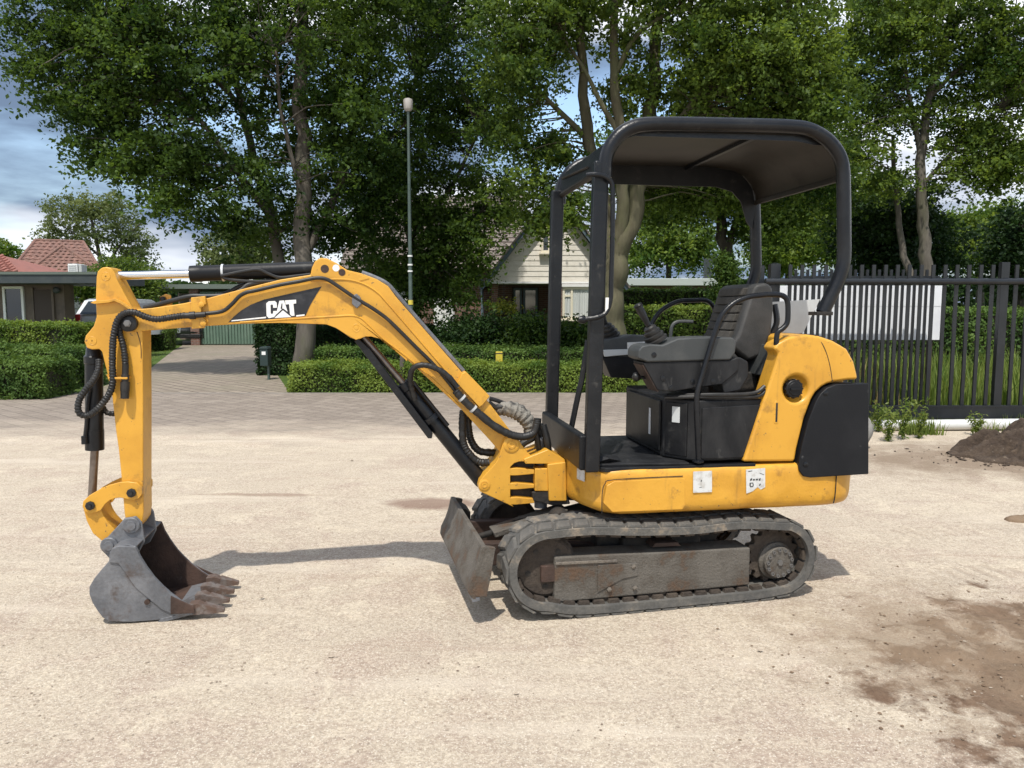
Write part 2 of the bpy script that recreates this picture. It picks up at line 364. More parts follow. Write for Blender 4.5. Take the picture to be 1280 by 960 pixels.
bars_ = g.rng(g.math('SINE', g.math('MULTIPLY', ps.outputs[0], 62.0)), -.2, .5)
worn = g.rng(g.noise(1.4, 6, .7, vec=g.map((4, 1, 0))), .44, .60)
prints = g.math('MULTIPLY', g.math('MULTIPLY', lane, bars_), g.math('MULTIPLY', worn, g.rng(ps.outputs[0], .5, 1.0)))
c = g.mix(g.math('MULTIPLY', prints, .34), c, (.27, .205, .155))
h = g.math('ADD', g.math('MULTIPLY', prints, -.5), g.math('ADD', g.math('MULTIPLY', g.noise(14, 9, .75), 1.1), g.math('MULTIPLY', g.noise(85, 5, .7), .5)))
g.bump(h, .55, .025)
M_GROUND = g.done(c, .93, .2)
def zf(X, Y):
    near = np.clip((9.0-np.hypot(X*.7, Y-2.5))/4, 0, 1)
    z = (vn(X, Y, .9)*.016 + vn(X, Y, 3.1)*.010 + vn(X, Y, 9.0)*.006)*near - .004
    mud = np.clip(1.5-np.hypot((X-2.45)/1.0, (Y-3.0)/.8), 0, 1)
    z += mud*(vn(X, Y, 7)*.040 + np.abs(vn(X, Y, 15))*.045 + vn(X, Y, 31)*.02)
    flat = np.clip(1.15-np.hypot((X-.75)/1.3, (Y-4.1)/.9), 0, 1)
    return np.where(flat > 0, z*(1-np.clip(flat*6, 0, 1))-.004*np.clip(flat*6, 0, 1), z) 
xs = np.unique(np.r_[np.linspace(-600, -12, 20), np.linspace(-12, -3.6, 40), np.linspace(-3.6, 4.4, 260), np.linspace(4.4, 12, 40), np.linspace(12, 600, 20)])
ys = np.unique(np.r_[np.linspace(-60, 1.2, 14), np.linspace(1.2, 6.2, 190), np.linspace(6.2, 12, 60), np.linspace(12, 60, 20), np.linspace(60, 1200, 16)])
tag(link('ground', grid_mesh(xs, ys, zf), M_GROUND, ang=0), kind='structure')

# street of small grey pavers
g = NG('street_pavers')
br_ = g.N.new('ShaderNodeTexBrick'); br_.inputs['Scale'].default_value = 1.0; br_.inputs['Brick Width'].default_value = .22; br_.inputs['Row Height'].default_value = .21; br_.inputs['Mortar Size'].default_value = .012
br_.inputs['Color1'].default_value = (.29, .245, .205, 1); br_.inputs['Color2'].default_value = (.205, .170, .142, 1); br_.inputs['Mortar'].default_value = (.13, .11, .09, 1)
g.L.new(g.map((0, 0, 0), (1, 1, 1), (0, 0, .70)), br_.inputs['Vector'])
c = g.mix(g.rng(g.noise(1.1, 8, .7, vec=g.map((0,0,0), (.8, 1.3, 1))), .55, .70), br_.outputs[0], (.33, .285, .235))
c = g.mix(g.rng(g.noise(40, 4, .7), .35, .65), g.mix(.35, c, (.16, .13, .11)), g.mix(.18, c, (.5, .44, .36)))
g.bump(g.math('ADD', g.noise(40, 5, .7), g.math('MULTIPLY', br_.outputs[1], -.8)), .35, .01)
sx_ = g.N.new('ShaderNodeSeparateXYZ'); g.L.new(g.co, sx_.inputs[0])
spill = g.rng(g.math('ADD', sx_.outputs[1], g.math('MULTIPLY', g.noise(1.1, 8, .65, vec=g.map((0, 0, 0), (.6, 1.5, 1))), 4.2)), 12.4, 10.4)
c = g.mix(spill, c, sand_colour(g)); M_STREET = g.done(c, .92, .2)
n = 90; top = [(x, 8.15 + .35*float(vn(x, 0, .5)) + .25*float(vn(x, 5, 1.9))) for x in np.linspace(-40, 3.35, n)]
e = MB(); e.add([(x, y, -.03) for x, y in top] + [(x, y+.35, .003) for x, y in top] + [(x, 13.45, .004) for x, _ in top], [(i+k*n, i+1+k*n, i+1+n+k*n, i+n+k*n) for i in range(n-1) for k in (0, 1)])
tag(e.build('street', M_STREET), kind='structure')
# grass verge / lawn beyond the street
g = NG('lawn_grass'); c = g.mix(g.rng(g.noise(1.4, 7, .65), .35, .65), (.075, .135, .025), (.135, .19, .045)); c = g.mix(g.rng(g.noise(30, 4, .7), .35, .7), g.mix(.5, c, (.02, .035, .010)), c); g.bump(g.noise(45, 4, .7), .9, .04); M_LAWN = g.done(c, .95, .15)
e = MB(); e.add([(-90, 13.45, .0035), (60, 13.45, .0035), (60, 140, .0035), (-90, 140, .0035)], [(0, 1, 2, 3)]); tag(e.build('lawn', M_LAWN), kind='structure')
e = MB(); e.add([(3.35, 9.75, .0038), (40, 9.75, .0038), (40, 13.45, .0038), (3.35, 13.45, .0038)], [(0, 1, 2, 3)]); tag(e.build('grass_verge', M_LAWN), kind='structure')
# driveway of pavers
g = NG('driveway_pavers')
br_ = g.N.new('ShaderNodeTexBrick'); br_.inputs['Scale'].default_value = 1.0; br_.inputs['Brick Width'].default_value = .24; br_.inputs['Row Height'].default_value = .22; br_.inputs['Mortar Size'].default_value = .018
br_.inputs['Color1'].default_value = (.33, .28, .225, 1); br_.inputs['Color2'].default_value = (.255, .212, .172, 1); br_.inputs['Mortar'].default_value = (.12, .10, .078, 1)
g.L.new(g.map((0, 0, 0), (1, 1, 1), (0, 0, .78)), br_.inputs['Vector'])
c = g.mix(g.rng(g.noise(.7, 7, .65), .42, .64), br_.outputs[0], (.215, .19, .142)); g.bump(g.math('ADD', g.noise(30, 4), g.math('MULTIPLY', br_.outputs[1], -1.2)), .5, .02); M_DRIVE = g.done(c, .92, .2)
dv_ = [G(100, 491)[:2], G(188, 459)[:2], G(217, 436.5)[:2], G(150, 431)[:2], G(100, 430)[:2], G(330, 430)[:2], G(328, 450)[:2], G(352, 491)[:2]]
dv_ = [G(108, 491.5), G(188, 461), G(217, 438), G(228, 432), G(228, 426), G(336, 426), G(334, 450), G(362, 491.5)]
e = MB(); e.add([(p[0], p[1], .008) for p in dv_], [tuple(range(len(dv_)))[::-1]]); dr = e.build('driveway', M_DRIVE); tag(dr, kind='structure')
e = MB(); e.box(-40, 3.3, 13.40, 13.52, 0.0, .010); tag(e.build('kerb', mat('kerb_concrete', (.27, .24, .21), .9, col2=(.20, .175, .15), scale=4)), kind='structure')

# pebbles and crumbs: nobody could count them
ico_v = np.array([(0, 0, 1), (.9, 0, .3), (.28, .85, .3), (-.72, .53, .3), (-.72, -.53, .3), (.28, -.85, .3), (0, 0, -.5)]); 
ico_f = [(0, 1, 2), (0, 2, 3), (0, 3, 4), (0, 4, 5), (0, 5, 1), (6, 2, 1), (6, 3, 2), (6, 4, 3), (6, 5, 4), (6, 1, 5)]
def pebbles(name, label, n, sampler, smin, smax, m):
    P = sampler(n); V, F = [], []
    for i, (x, y) in enumerate(P):
        s = smin*(smax/smin)**(rng.random()**2.2); q = rng.random()*6.28
        v = ico_v*(1+.5*(rng.random((7, 1))-.5))*np.array([s, s*(.6+.5*rng.random()), s*(.35+.4*rng.random())])
        c, s2 = cos(q), sin(q); v = np.stack([v[:, 0]*c-v[:, 1]*s2+x, v[:, 0]*s2+v[:, 1]*c+y, v[:, 2]+float(zf(x, y))+.2*s], 1)
        b = len(V); V += v.tolist(); F += [tuple(k+b for k in f) for f in ico_f]
    return tag(link(name, raw(V, F), m, ang=60), label, 'gravel', kind='stuff')
def samp(n): 
    y = 1.9 + 7*rng.random(n)**1.6; return np.stack([(rng.random(n)*2-1)*(y*.72+.3), y], 1)
M_PEB = mat('pebble', (.30, .24, .18), .9, col2=(.42, .36, .29), scale=3, lo=.4, hi=.6, col3=(.14, .10, .075), s3=2.2, lo3=.55, hi3=.65)
pebbles('gravel', 'loose crumbs and small pebbles scattered over the sandy yard', 9000, samp, .0018, .0078, M_PEB)
def samp2(n): return np.stack([2.45+.75*rng.standard_normal(n)*.8, 3.0+.5*rng.standard_normal(n)], 1)
def samp3(n): return np.stack([5.5+.55*rng.standard_normal(n), 7.55+.28*rng.standard_normal(n)], 1)
M_CLOD = mat('dried_mud_clod', (.20, .14, .09), .95, col2=(.12, .075, .045), scale=6, bump=.4)
pebbles('mud_crumbs', 'dry brown crumbs of mud on the stained ground', 1800, samp2, .0025, .011, M_CLOD)

# ------------------------------------------------------------------ foliage
def leafmat(name, dark, light, trans=.35, rough=.45):
    m = bpy.data.materials.new(name); N, L = nodes_of(m); b = N['Principled BSDF']; out = N['Material Output']
    at = N.new('ShaderNodeAttribute'); at.attribute_name = 'tint'
    rp = N.new('ShaderNodeValToRGB'); rp.color_ramp.elements[0].color = (*dark, 1); rp.color_ramp.elements[1].color = (*light, 1); L.new(at.outputs['Fac'], rp.inputs[0])
    L.new(rp.outputs[0], b.inputs['Base Color']); b.inputs['Roughness'].default_value = rough; b.inputs['Specular IOR Level'].default_value = .22
    tr = N.new('ShaderNodeBsdfTranslucent'); hs = N.new('ShaderNodeHueSaturation'); hs.inputs['Hue'].default_value = .48; hs.inputs['Saturation'].default_value = 1.1; hs.inputs['Value'].default_value = 1.5
    L.new(rp.outputs[0], hs.inputs['Color']); L.new(hs.outputs[0], tr.inputs[0])
    mx = N.new('ShaderNodeMixShader'); mx.inputs[0].default_value = trans; L.new(b.outputs[0], mx.inputs[1]); L.new(tr.outputs[0], mx.inputs[2]); L.new(mx.outputs[0], out.inputs[0])
    return m
def leaves(P, size, up=.5, aspect=.62, tint=None, out=None):
    n = len(P); nr = rng.standard_normal((n, 3)); nr[:, 2] += up*1.6
    if out is not None: nr += out
    nr /= np.linalg.norm(nr, axis=1)[:, None]
    a = rng.standard_normal((n, 3)); a -= nr*(a*nr).sum(1)[:, None]; a /= np.linalg.norm(a, axis=1)[:, None]; b = np.cross(nr, a)
    L = (size*(.65+.7*rng.random(n)))[:, None]; Wd = L*aspect
    f = nr*(L*.10)
    v = np.stack([P-a*L*.5, P+b*Wd*.5+f+a*L*.05, P+a*L*.5, P-b*Wd*.5+f+a*L*.05], 1).reshape(-1, 3)
    q = np.arange(n*4).reshape(-1, 4)
    return v, q, (rng.random(n) if tint is None else np.clip(tint+.28*(rng.random(n)-.5), 0, 1))
LM = dict(
    maple=leafmat('maple_leaf', (.016, .042, .009), (.095, .160, .031), .45, .5),
    bright=leafmat('bright_leaf', (.055, .115, .021), (.200, .270, .054), .45, .55),
    olive=leafmat('olive_leaf', (.026, .062, .013), (.150, .220, .042), .45, .5),
    dark=leafmat('dark_evergreen_leaf', (.010, .028, .009), (.040, .080, .018), .25, .55),
    pale=leafmat('pale_far_leaf', (.060, .090, .030), (.150, .185, .065), .35),
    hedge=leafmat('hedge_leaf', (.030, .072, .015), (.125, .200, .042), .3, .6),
    hedge_l=leafmat('bright_hedge_leaf', (.055, .115, .018), (.22, .29, .055), .35, .6),  # lighter, yellower green than the plain hedge leaf
    weed=leafmat('weed_leaf', (.075, .13, .024), (.23, .28, .07), .4),
    straw=leafmat('straw_blade', (.22, .17, .075), (.36, .28, .14), .3),
)
BARK = mat('grey_bark', (.085, .074, .060), .95, col2=(.140, .124, .102), scale=5, lo=.4, hi=.65, bump=.7, bscale=22, col3=(.080, .082, .045), s3=2, lo3=.5, hi3=.7, stretch=(1, 1, .25))
BARKG = mat('mossy_bark', (.075, .066, .038), .95, col2=(.115, .105, .062), scale=5, lo=.4, hi=.65, bump=.7, bscale=22, col3=(.085, .095, .035), s3=2, lo3=.45, hi3=.7, stretch=(1, 1, .25))
BARKD = mat('dark_bark', (.060, .052, .042), .95, col2=(.10, .088, .070), scale=5, bump=.6, bscale=22, stretch=(1, 1, .3))
def tree(name, label, base, limbs, blobs, lm, bark, leaf=.12, per=80, sig=.34, dens=1.0, twig=True, group=None, up=.5, cat='tree', clear=0):
    """limbs: [(points (px,py,Y)...), r0, r1]; blobs: (px,py,rx,ry,Y,depth,clusters)"""
    base = np.array([base[0], base[1], 0.0])
    root = empty(name, tuple(base), 0, label, cat, group)
    tk = MB(); LP = []
    for pts, r0, r1 in limbs:
        P = [W(*p) if len(p) == 3 else np.array(p[:3]) for p in pts]
        S_ = spline(P, 6); S_ = S_ + np.stack([vn(S_[:, 2]*3, S_[:, 0], 1)*r0*.5, vn(S_[:, 2]*3, S_[:, 0]+9, 1)*r0*.5, 0*S_[:, 0]], 1)
        tk.tube(S_-base, list(np.linspace(r0, r1, 8)), 10, 1); LP.append(S_)
    link('trunk', raw(tk.v, tk.f), bark, root, ang=0)
    TR_ = LP; LP = np.vstack(LP)
    CC, TT_ = [], []
    for (px, py, rx, ry, Y, dp, n) in blobs:
        c = W(px, py, Y); sx, sz = rx/FPX*Y, ry/FPX*Y; n = int(n*dens)
        d = rng.standard_normal((n, 3)); d /= np.linalg.norm(d, axis=1)[:, None]; r = rng.random(n)**.42
        CC.append(c + d*r[:, None]*np.array([sx, dp, sz])); TT_.append(np.clip(.75*rng.random(n)+.5*rng.random()-.12, 0, 1))
    C = np.vstack(CC); T = np.concatenate(TT_)
    C[:, 2] = np.maximum(C[:, 2], .3)
    if clear:
        for tx_ in TR_[:clear]:
            ii = np.argmin(np.abs(C[:, 2][:, None]-tx_[:, 2][None]), 1); near = (np.abs(C[:, 0]-tx_[ii, 0]) < .42) & (C[:, 1] < tx_[ii, 1]+.35) & (rng.random(len(C)) < .9) & (C[:, 2] < 7.2)
            C, T = C[~near], T[~near]
    k = np.maximum((per*(.55+.9*rng.random(len(C)))).astype(int), 3); idx = np.repeat(np.arange(len(C)), k)
    K = 6; dirs = rng.standard_normal((len(C), K, 3)); dirs[:, :, 2] = dirs[:, :, 2]*.45-.10; dirs /= np.linalg.norm(dirs, axis=2)[:, :, None]
    LK = sig*(1.2+1.8*rng.random((len(C), K))); j = rng.integers(0, K, len(idx)); tt = rng.random(len(idx))**.75
    off = dirs[idx, j]*(LK[idx, j]*tt)[:, None]; off[:, 2] -= .22*(LK[idx, j]*tt)**2/sig*.5
    off += rng.standard_normal((len(idx), 3))*np.array([.26, .26, .18])*sig
    v, q, t = leaves(C[idx]+off-base, leaf*(.8+.4*rng.random(len(C)))[idx], up, tint=T[idx])
    link('crown', fast_mesh(v, q, t), LM[lm], root, smooth=False)
    if twig and base[1] < 30 and len(limbs) > 1:
        tw = MB(); sel = rng.permutation(len(C))[:int(min(len(C)*.55, 420))]
        for i in sel:
            c = C[i]; d2 = ((LP-c)**2).sum(1)+np.maximum(LP[:, 2]-c[2], 0)**2*3; j = np.argmin(d2); a = LP[j]
            D = np.linalg.norm(c-a)
            if D > 7: continue
            mid = a*.5+c*.5+np.array([0, 0, .10*D])+rng.standard_normal(3)*.05*D
            r = .010+.0075*D; tw.tube(np.array([a, a*.7+mid*.3+rng.standard_normal(3)*.02*D, mid, mid*.4+c*.6+rng.standard_normal(3)*.03*D, c])-base, [r, r*.6, r*.25], 5, 2)
        if tw.v: link('branches', raw(tw.v, tw.f), bark, root, ang=0)
    return root
def bush(name, label, blobs, lm, leaf=.07, per=60, sig=.2, dens=1.0, group=None, cat='shrub', core=True, bark=None):
    c0 = W(*[blobs[0][i] for i in (0, 1, 4)])
    limbs = []
    for (px, py, rx, ry, Y, dp, n) in blobs[:5]:
        c = W(px, py, Y); limbs.append(([(c0[0], c0[1], -.05, 0), (c[0]*.5+c0[0]*.5, c[1]*.5+c0[1]*.5, c[2]*.5, 0), (c[0], c[1], c[2], 0)], .05, .015))
    limbs = [([np.array(p[:3]) for p in l[0]], l[1], l[2]) for l in limbs]
    base = np.array([c0[0], c0[1], 0.]); root = empty(name, tuple(base), 0, label, cat, group)
    tk = MB()
    for P, r0, r1 in limbs: tk.tube(np.array(P)-base, [r0, r1], 6, 4)
    link('stems', raw(tk.v, tk.f), bark or BARKD, root, ang=0)
    CC, TT_ = [], []
    for (px, py, rx, ry, Y, dp, n) in blobs:
        c = W(px, py, Y); sx, sz = rx/FPX*Y, ry/FPX*Y; n = int(n*dens); d = rng.standard_normal((n, 3)); d /= np.linalg.norm(d, axis=1)[:, None]; r = rng.random(n)**.35
        CC.append(c + d*r[:, None]*np.array([sx, dp, sz])); TT_.append(rng.random(n))
    C = np.vstack(CC); T = np.concatenate(TT_); C[:, 2] = np.maximum(C[:, 2], .06)
    idx = np.repeat(np.arange(len(C)), per); P = C[idx]+rng.standard_normal((len(idx), 3))*sig*np.array([1, 1, .8]); P[:, 2] = np.maximum(P[:, 2], .02)
    v, q, t = leaves(P-base, leaf, .5, tint=T[idx]); link('crown', fast_mesh(v, q, t), LM[lm], root, smooth=False)
    return root
M_CORE = mat('hedge_twig_core', (.020, .024, .010), 1.0, col2=(.035, .030, .016), scale=9, bump=.5, bscale=30)
def hedge(name, label, x0, x1, y0, y1, h, lm='hedge', leaf=.05, n=16000, rz=0.0, lump=.07, group=None):
    root = empty(name, ((x0+x1)/2, (y0+y1)/2, 0), rz, label, 'hedge', group); cx, cy = (x0+x1)/2, (y0+y1)/2
    a, b = (x1-x0)/2, (y1-y0)/2; ins = .07
    e = MB(); e.box(-a+ins, a-ins, -b+ins, b-ins, 0, h-ins); e.build('core', M_CORE, root, bevel=.05)
    A = np.array([2*a*h, 2*a*2*b, 2*b*h, 2*b*h]); A = A/A.sum(); k = rng.choice(4, n, p=A); u = rng.random(n)*2-1; w_ = rng.random(n)
    P = np.zeros((n, 3)); O = np.zeros((n, 3))
    m = k == 0; P[m] = np.stack([u[m]*a, np.full(m.sum(), -b), w_[m]*h], 1); O[m] = (0, -1.2, .2)
    m = k == 1; P[m] = np.stack([u[m]*a, (w_[m]*2-1)*b, np.full(m.sum(), h)], 1); O[m] = (0, 0, 1.2)
    m = k == 2; P[m] = np.stack([np.full(m.sum(), -a), (u[m])*b, w_[m]*h], 1); O[m] = (-1.2, 0, .2)
    m = k == 3; P[m] = np.stack([np.full(m.sum(), a), (u[m])*b, w_[m]*h], 1); O[m] = (1.2, 0, .2)
    lumpv = vn(P[:, 0]+P[:, 1]*.5, P[:, 2]*1.0+P[:, 1], 2.3)*2*lump + vn(P[:, 0], P[:, 2]+P[:, 1], 7)*lump
    on = O/np.linalg.norm(O, axis=1)[:, None]; P += on*lumpv[:, None] - on*(rng.random(n)**2*.10)[:, None] + rng.standard_normal((n, 3))*.022
    P[:, 2] = np.maximum(P[:, 2], .01)
    tn = np.clip(.5+vn(P[:, 0]+3, P[:, 2]+P[:, 1], 3.0)*.9, 0, 1)
    sprig = rng.random(n) < .02; P[sprig] += on[sprig]*.07*rng.random((sprig.sum(), 1))+np.array([0, 0, .03])
    v, q, t = leaves(P, leaf, .3, .6, tint=tn, out=O*.8); link('foliage', fast_mesh(v, q, t), LM[lm], root, smooth=False)
    return root

# hedges
X = lambda px, Y: float(W(px, 400, Y)[0])
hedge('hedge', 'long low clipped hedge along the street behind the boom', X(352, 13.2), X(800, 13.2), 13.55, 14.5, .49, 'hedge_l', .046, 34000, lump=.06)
hedge('hedge', 'second low hedge just behind the street hedge, with the yellow marker', X(398, 16.2), X(800, 16.2), 15.9, 16.9, .64, 'hedge', .055, 24000)
hedge('hedge', 'dark ivy hedge behind the letterbox and beside the tree trunk', X(328, 17.6), X(372, 17.6), 17.0, 18.4, 1.12, 'dark', .07, 9000)
hedge('hedge', 'dark hedge behind the trunk of the tall grey tree', X(396, 19.5), X(545, 19.5), 19.0, 20.0, 1.05, 'dark', .07, 12000)
hedge('hedge', 'lowest hedge block at the left edge beside the street', X(-60, 12.9), X(66, 12.9), 12.55, 13.5, .62, 'hedge', .05, 13000)
hedge('hedge', 'middle hedge tier on the left, reaching the driveway', X(-70, 14.6), X(106, 14.6), 14.1, 15.3, .74, 'hedge', .052, 17000)
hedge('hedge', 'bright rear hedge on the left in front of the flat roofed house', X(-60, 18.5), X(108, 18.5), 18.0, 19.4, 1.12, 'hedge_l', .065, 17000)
hedge('hedge', 'bright green hedge seen between the canopy posts', X(770, 21), X(905, 21), 20.6, 21.8, 1.52, 'hedge_l', .075, 12000)
hedge('hedge', 'tall dark hedge behind the bright hedge under the pale roof', X(772, 26), X(905, 26), 25.4, 26.6, 2.12, 'hedge', .09, 9000)
hedge('hedge', 'small square box hedge beside the lawn strip near the carport', X(180, 27.5), X(213, 27.5), 27, 28, .78, 'hedge', .07, 3000)
hedge('hedge', 'dark hedge wall behind the tall grass past the gate', X(930, 17.5), X(1420, 17.5), 17.0, 18.4, 1.45, 'hedge', .085, 26000)

# trees
tree('maple_tree', 'tall tree with straight grey trunk behind the low hedge', W(381, 470, 17)[:2],
     [([(381, 480, 17), (381, 440, 17), (380, 380, 17), (379, 300, 17), (380, 200, 17.1), (376, 110, 17.1), (378, 20, 17.2), (370, -90, 17.2)], .25, .10),
      ([(366, 470, 17.7), (360, 400, 17.7), (350, 330, 17.8), (338, 270, 17.9), (318, 200, 18), (300, 120, 18.2), (285, 20, 18.2)], .17, .06),
      ([(352, 290, 17.7), (318, 245, 17.5), (280, 190, 17.2), (235, 130, 17), (190, 80, 16.6)], .09, .03),
      ([(379, 250, 17), (366, 200, 16.8), (352, 140, 16.6), (345, 60, 16.4)], .06, .03),
      ([(380, 320, 17), (400, 285, 17.3), (425, 230, 17.6), (450, 130, 17.8), (470, 20, 18)], .12, .04),
      ([(425, 230, 17.6), (470, 190, 17.4), (520, 140, 17.2)], .06, .02),
      ([(300, 130, 18.2), (220, 60, 17.5), (130, 30, 17)], .06, .02)],
     [(45, 30, 34, 38, 16.6, .9, 26), (40, 80, 26, 18, 16.6, .6, 10), (95, 110, 42, 38, 16.6, 1.1, 36), (110, 40, 60, 55, 16.8, 1.5, 60), (150, 150, 60, 45, 16.6, 1.3, 55), (180, 70, 80, 80, 16.9, 2, 110), (195, 205, 48, 38, 16.6, 1.2, 46), (213, 245, 26, 26, 16.6, .7, 18), (128, 200, 22, 16, 16.6, .5, 8),
      (270, 60, 90, 80, 17, 2.2, 130), (265, 180, 60, 55, 16.8, 1.6, 70), (310, 235, 62, 40, 16.9, 1.5, 60), (285, 275, 34, 22, 16.8, .8, 20), (360, 80, 90, 90, 17, 2.2, 140), (370, 195, 70, 60, 17.4, 1.6, 70), (440, 60, 80, 90, 17.2, 2.2, 130), (450, 180, 75, 70, 17.4, 2, 110), (430, 270, 60, 45, 17.6, 1.5, 55), (350, 290, 60, 30, 18.2, 1.0, 30),
      (200, -50, 170, 60, 17, 2.6, 130), (430, -50, 170, 60, 17, 2.6, 130)],
     'maple', BARK, leaf=.094, per=118, sig=.27, dens=.92, clear=2)
tree('shade_tree', 'dense dark tree with hanging leaves in front of the white gable', (X(520, 19.5), 19.5),
     [([(516, 470, 19.5), (516, 420, 19.5), (520, 360, 19.5), (512, 300, 19.6), (505, 200, 19.8), (520, 90, 20)], .17, .05), ([(518, 390, 19.5), (545, 340, 19.2), (590, 290, 19)], .08, .02), ([(516, 370, 19.5), (480, 330, 19.4), (450, 290, 19.2)], .07, .02), ([(510, 300, 19.6), (560, 240, 19.4), (600, 160, 19.2)], .08, .03)],
     [(535, 180, 75, 80, 19.6, 1.6, 110), (570, 90, 70, 80, 19.8, 1.8, 90), (540, 10, 90, 60, 19.8, 1.8, 80), (500, 260, 60, 55, 19.4, 1.4, 75), (555, 290, 50, 50, 19.2, 1.3, 70), (592, 320, 24, 30, 18.9, .8, 18), (480, 335, 40, 34, 19.3, 1, 34), (530, 350, 45, 32, 19.2, 1, 40), (580, 362, 22, 22, 19, .7, 12), (500, 390, 34, 22, 19.3, .8, 20), (610, 225, 30, 26, 19.2, .8, 18), (625, 130, 40, 50, 19.4, 1.2, 32), (612, 262, 30, 22, 19.0, .8, 20)],
     'maple', BARKD, leaf=.096, per=110, sig=.27, dens=.95)
tree('forked_tree', 'large tree with mossy forked trunk seen through the canopy frame', (X(766, 16), 16),
     [([(764, 480, 16), (766, 430, 16), (768, 380, 16), (771, 330, 16), (786, 280, 16), (800, 220, 16.1), (812, 150, 16.2), (822, 60, 16.3), (830, -60, 16.4)], .31, .09),
      ([(768, 345, 16), (762, 300, 16.1), (752, 240, 16.2), (736, 170, 16.2), (728, 90, 16.2), (722, -20, 16.2)], .20, .07),
      ([(770, 325, 16), (778, 250, 15.8), (776, 170, 15.7), (768, 90, 15.6), (770, -30, 15.6)], .15, .07),
      ([(776, 170, 15.7), (752, 130, 15.6), (735, 95, 15.6), (705, 50, 15.6)], .06, .03),
      ([(800, 225, 16), (850, 150, 15.6), (900, 90, 15.4), (960, 40, 15.2)], .09, .03), ([(736, 175, 16.2), (690, 130, 16), (650, 90, 15.8)], .07, .03), ([(770, 90, 15.6), (800, 40, 15.5), (850, 10, 15.4)], .06, .03)],
     [(655, 60, 60, 62, 15.8, 1.5, 70), (690, 20, 60, 50, 15.8, 1.5, 55), (640, 165, 40, 36, 15.9, 1, 26), (660, 232, 34, 24, 15.8, .8, 15), (690, 190, 36, 36, 16, .9, 20), (745, 20, 60, 50, 15.5, 1.5, 38), (760, 120, 40, 40, 16.5, .8, 16),
      (850, 40, 80, 60, 15.4, 1.6, 90), (850, 120, 70, 45, 15.8, 1.4, 60), (920, 70, 70, 65, 15.2, 1.6, 95), (985, 60, 55, 65, 15.2, 1.4, 75), (1000, 140, 45, 45, 15.4, 1.1, 44), (950, 160, 50, 40, 15.8, 1.2, 44), (1035, 100, 30, 40, 15.4, .8, 20), (820, 225, 60, 32, 17, 1.2, 44), (890, 235, 50, 30, 17, 1.2, 36), (960, 240, 40, 30, 17, 1, 26), (1030, 215, 30, 36, 16.5, .8, 18), (690, 275, 26, 18, 15.8, .5, 12), (722, 255, 26, 24, 15.8, .5, 12), (650, 268, 20, 14, 15.8, .4, 6),
      (760, -60, 150, 50, 15.6, 2, 110), (950, -50, 150, 50, 15.4, 2, 110)],
     'olive', BARKG, leaf=.088, per=112, sig=.26, dens=1.12, clear=3)
tree('slender_tree', 'slender tree with upright trunk standing behind the dark gate', (X(1158, 20), 20),
     [([(1160, 500, 20), (1158, 420, 20), (1157, 330, 20), (1152, 260, 20), (1152, 190, 20), (1160, 130, 20.1), (1180, 60, 20.2), (1195, -20, 20.3)], .19, .06), ([(1152, 200, 20), (1140, 140, 20.1), (1128, 60, 20.2)], .08, .03), ([(1158, 390, 20), (1130, 320, 20.4), (1120, 240, 20.6), (1115, 170, 20.6)], .11, .04), ([(1155, 230, 20), (1200, 180, 19.8), (1245, 140, 19.6)], .06, .02), ([(1165, 120, 20.1), (1215, 70, 19.8), (1270, 40, 19.6)], .06, .02)],
     [(1085, 60, 45, 70, 19.8, 1.3, 60), (1075, 170, 34, 46, 20, 1, 32), (1125, 30, 50, 40, 20, 1.3, 40), (1125, 120, 40, 45, 20, 1.1, 34), (1180, 50, 55, 55, 20, 1.5, 46), (1185, 125, 45, 38, 20, 1.1, 34), (1240, 60, 50, 60, 19.6, 1.4, 60), (1280, 110, 45, 60, 19.4, 1.3, 50), (1225, 170, 42, 34, 19.6, 1, 32), (1265, 195, 36, 30, 19.5, .9, 26), (1205, 215, 30, 20, 19.6, .7, 14), (1245, 225, 22, 14, 19.5, .5, 9), (1110, 225, 30, 22, 20.2, .8, 14), (1180, -50, 150, 50, 19.8, 2, 110), (1330, 80, 60, 90, 19.5, 1.6, 60)],
     'olive', BARK, leaf=.096, per=112, sig=.28, dens=1.15, clear=1)
tree('leaning_tree', 'dark trunked tree leaning behind the rear canopy post', (X(915, 23), 23),
     [([(918, 420, 23), (915, 370, 23), (908, 320, 23), (900, 270, 23.1), (905, 200, 23.2), (915, 120, 23.2)], .24, .10), ([(908, 320, 23), (925, 260, 22.8), (950, 200, 22.6)], .12, .04)],
     [(880, 220, 60, 50, 23, 1.6, 70), (945, 230, 60, 50, 22.6, 1.6, 70), (910, 170, 80, 50, 23, 1.8, 70), (1000, 220, 50, 50, 22.8, 1.4, 50), (960, 285, 40, 24, 22.6, 1, 26), (830, 240, 45, 40, 23, 1.2, 36), (800, 190, 60, 50, 23, 1.4, 44), (1050, 200, 40, 60, 22.8, 1.3, 40)],
     'maple', BARKD, leaf=.13, per=84, sig=.38)
tree('evergreen_tree', 'dark dense evergreen behind the slender trunk at the gate', (X(1115, 24), 24), [([(1115, 430, 24), (1115, 340, 24), (1115, 250, 24)], .2, .06)],
     [(1115, 300, 58, 48, 24, 1.6, 110), (1090, 270, 40, 40, 24, 1.2, 50), (1140, 265, 36, 34, 24, 1.2, 40), (1170, 310, 30, 34, 24, 1, 30), (1120, 350, 70, 30, 23.6, 1.2, 60)], 'dark', BARKD, leaf=.13, per=84, sig=.36)
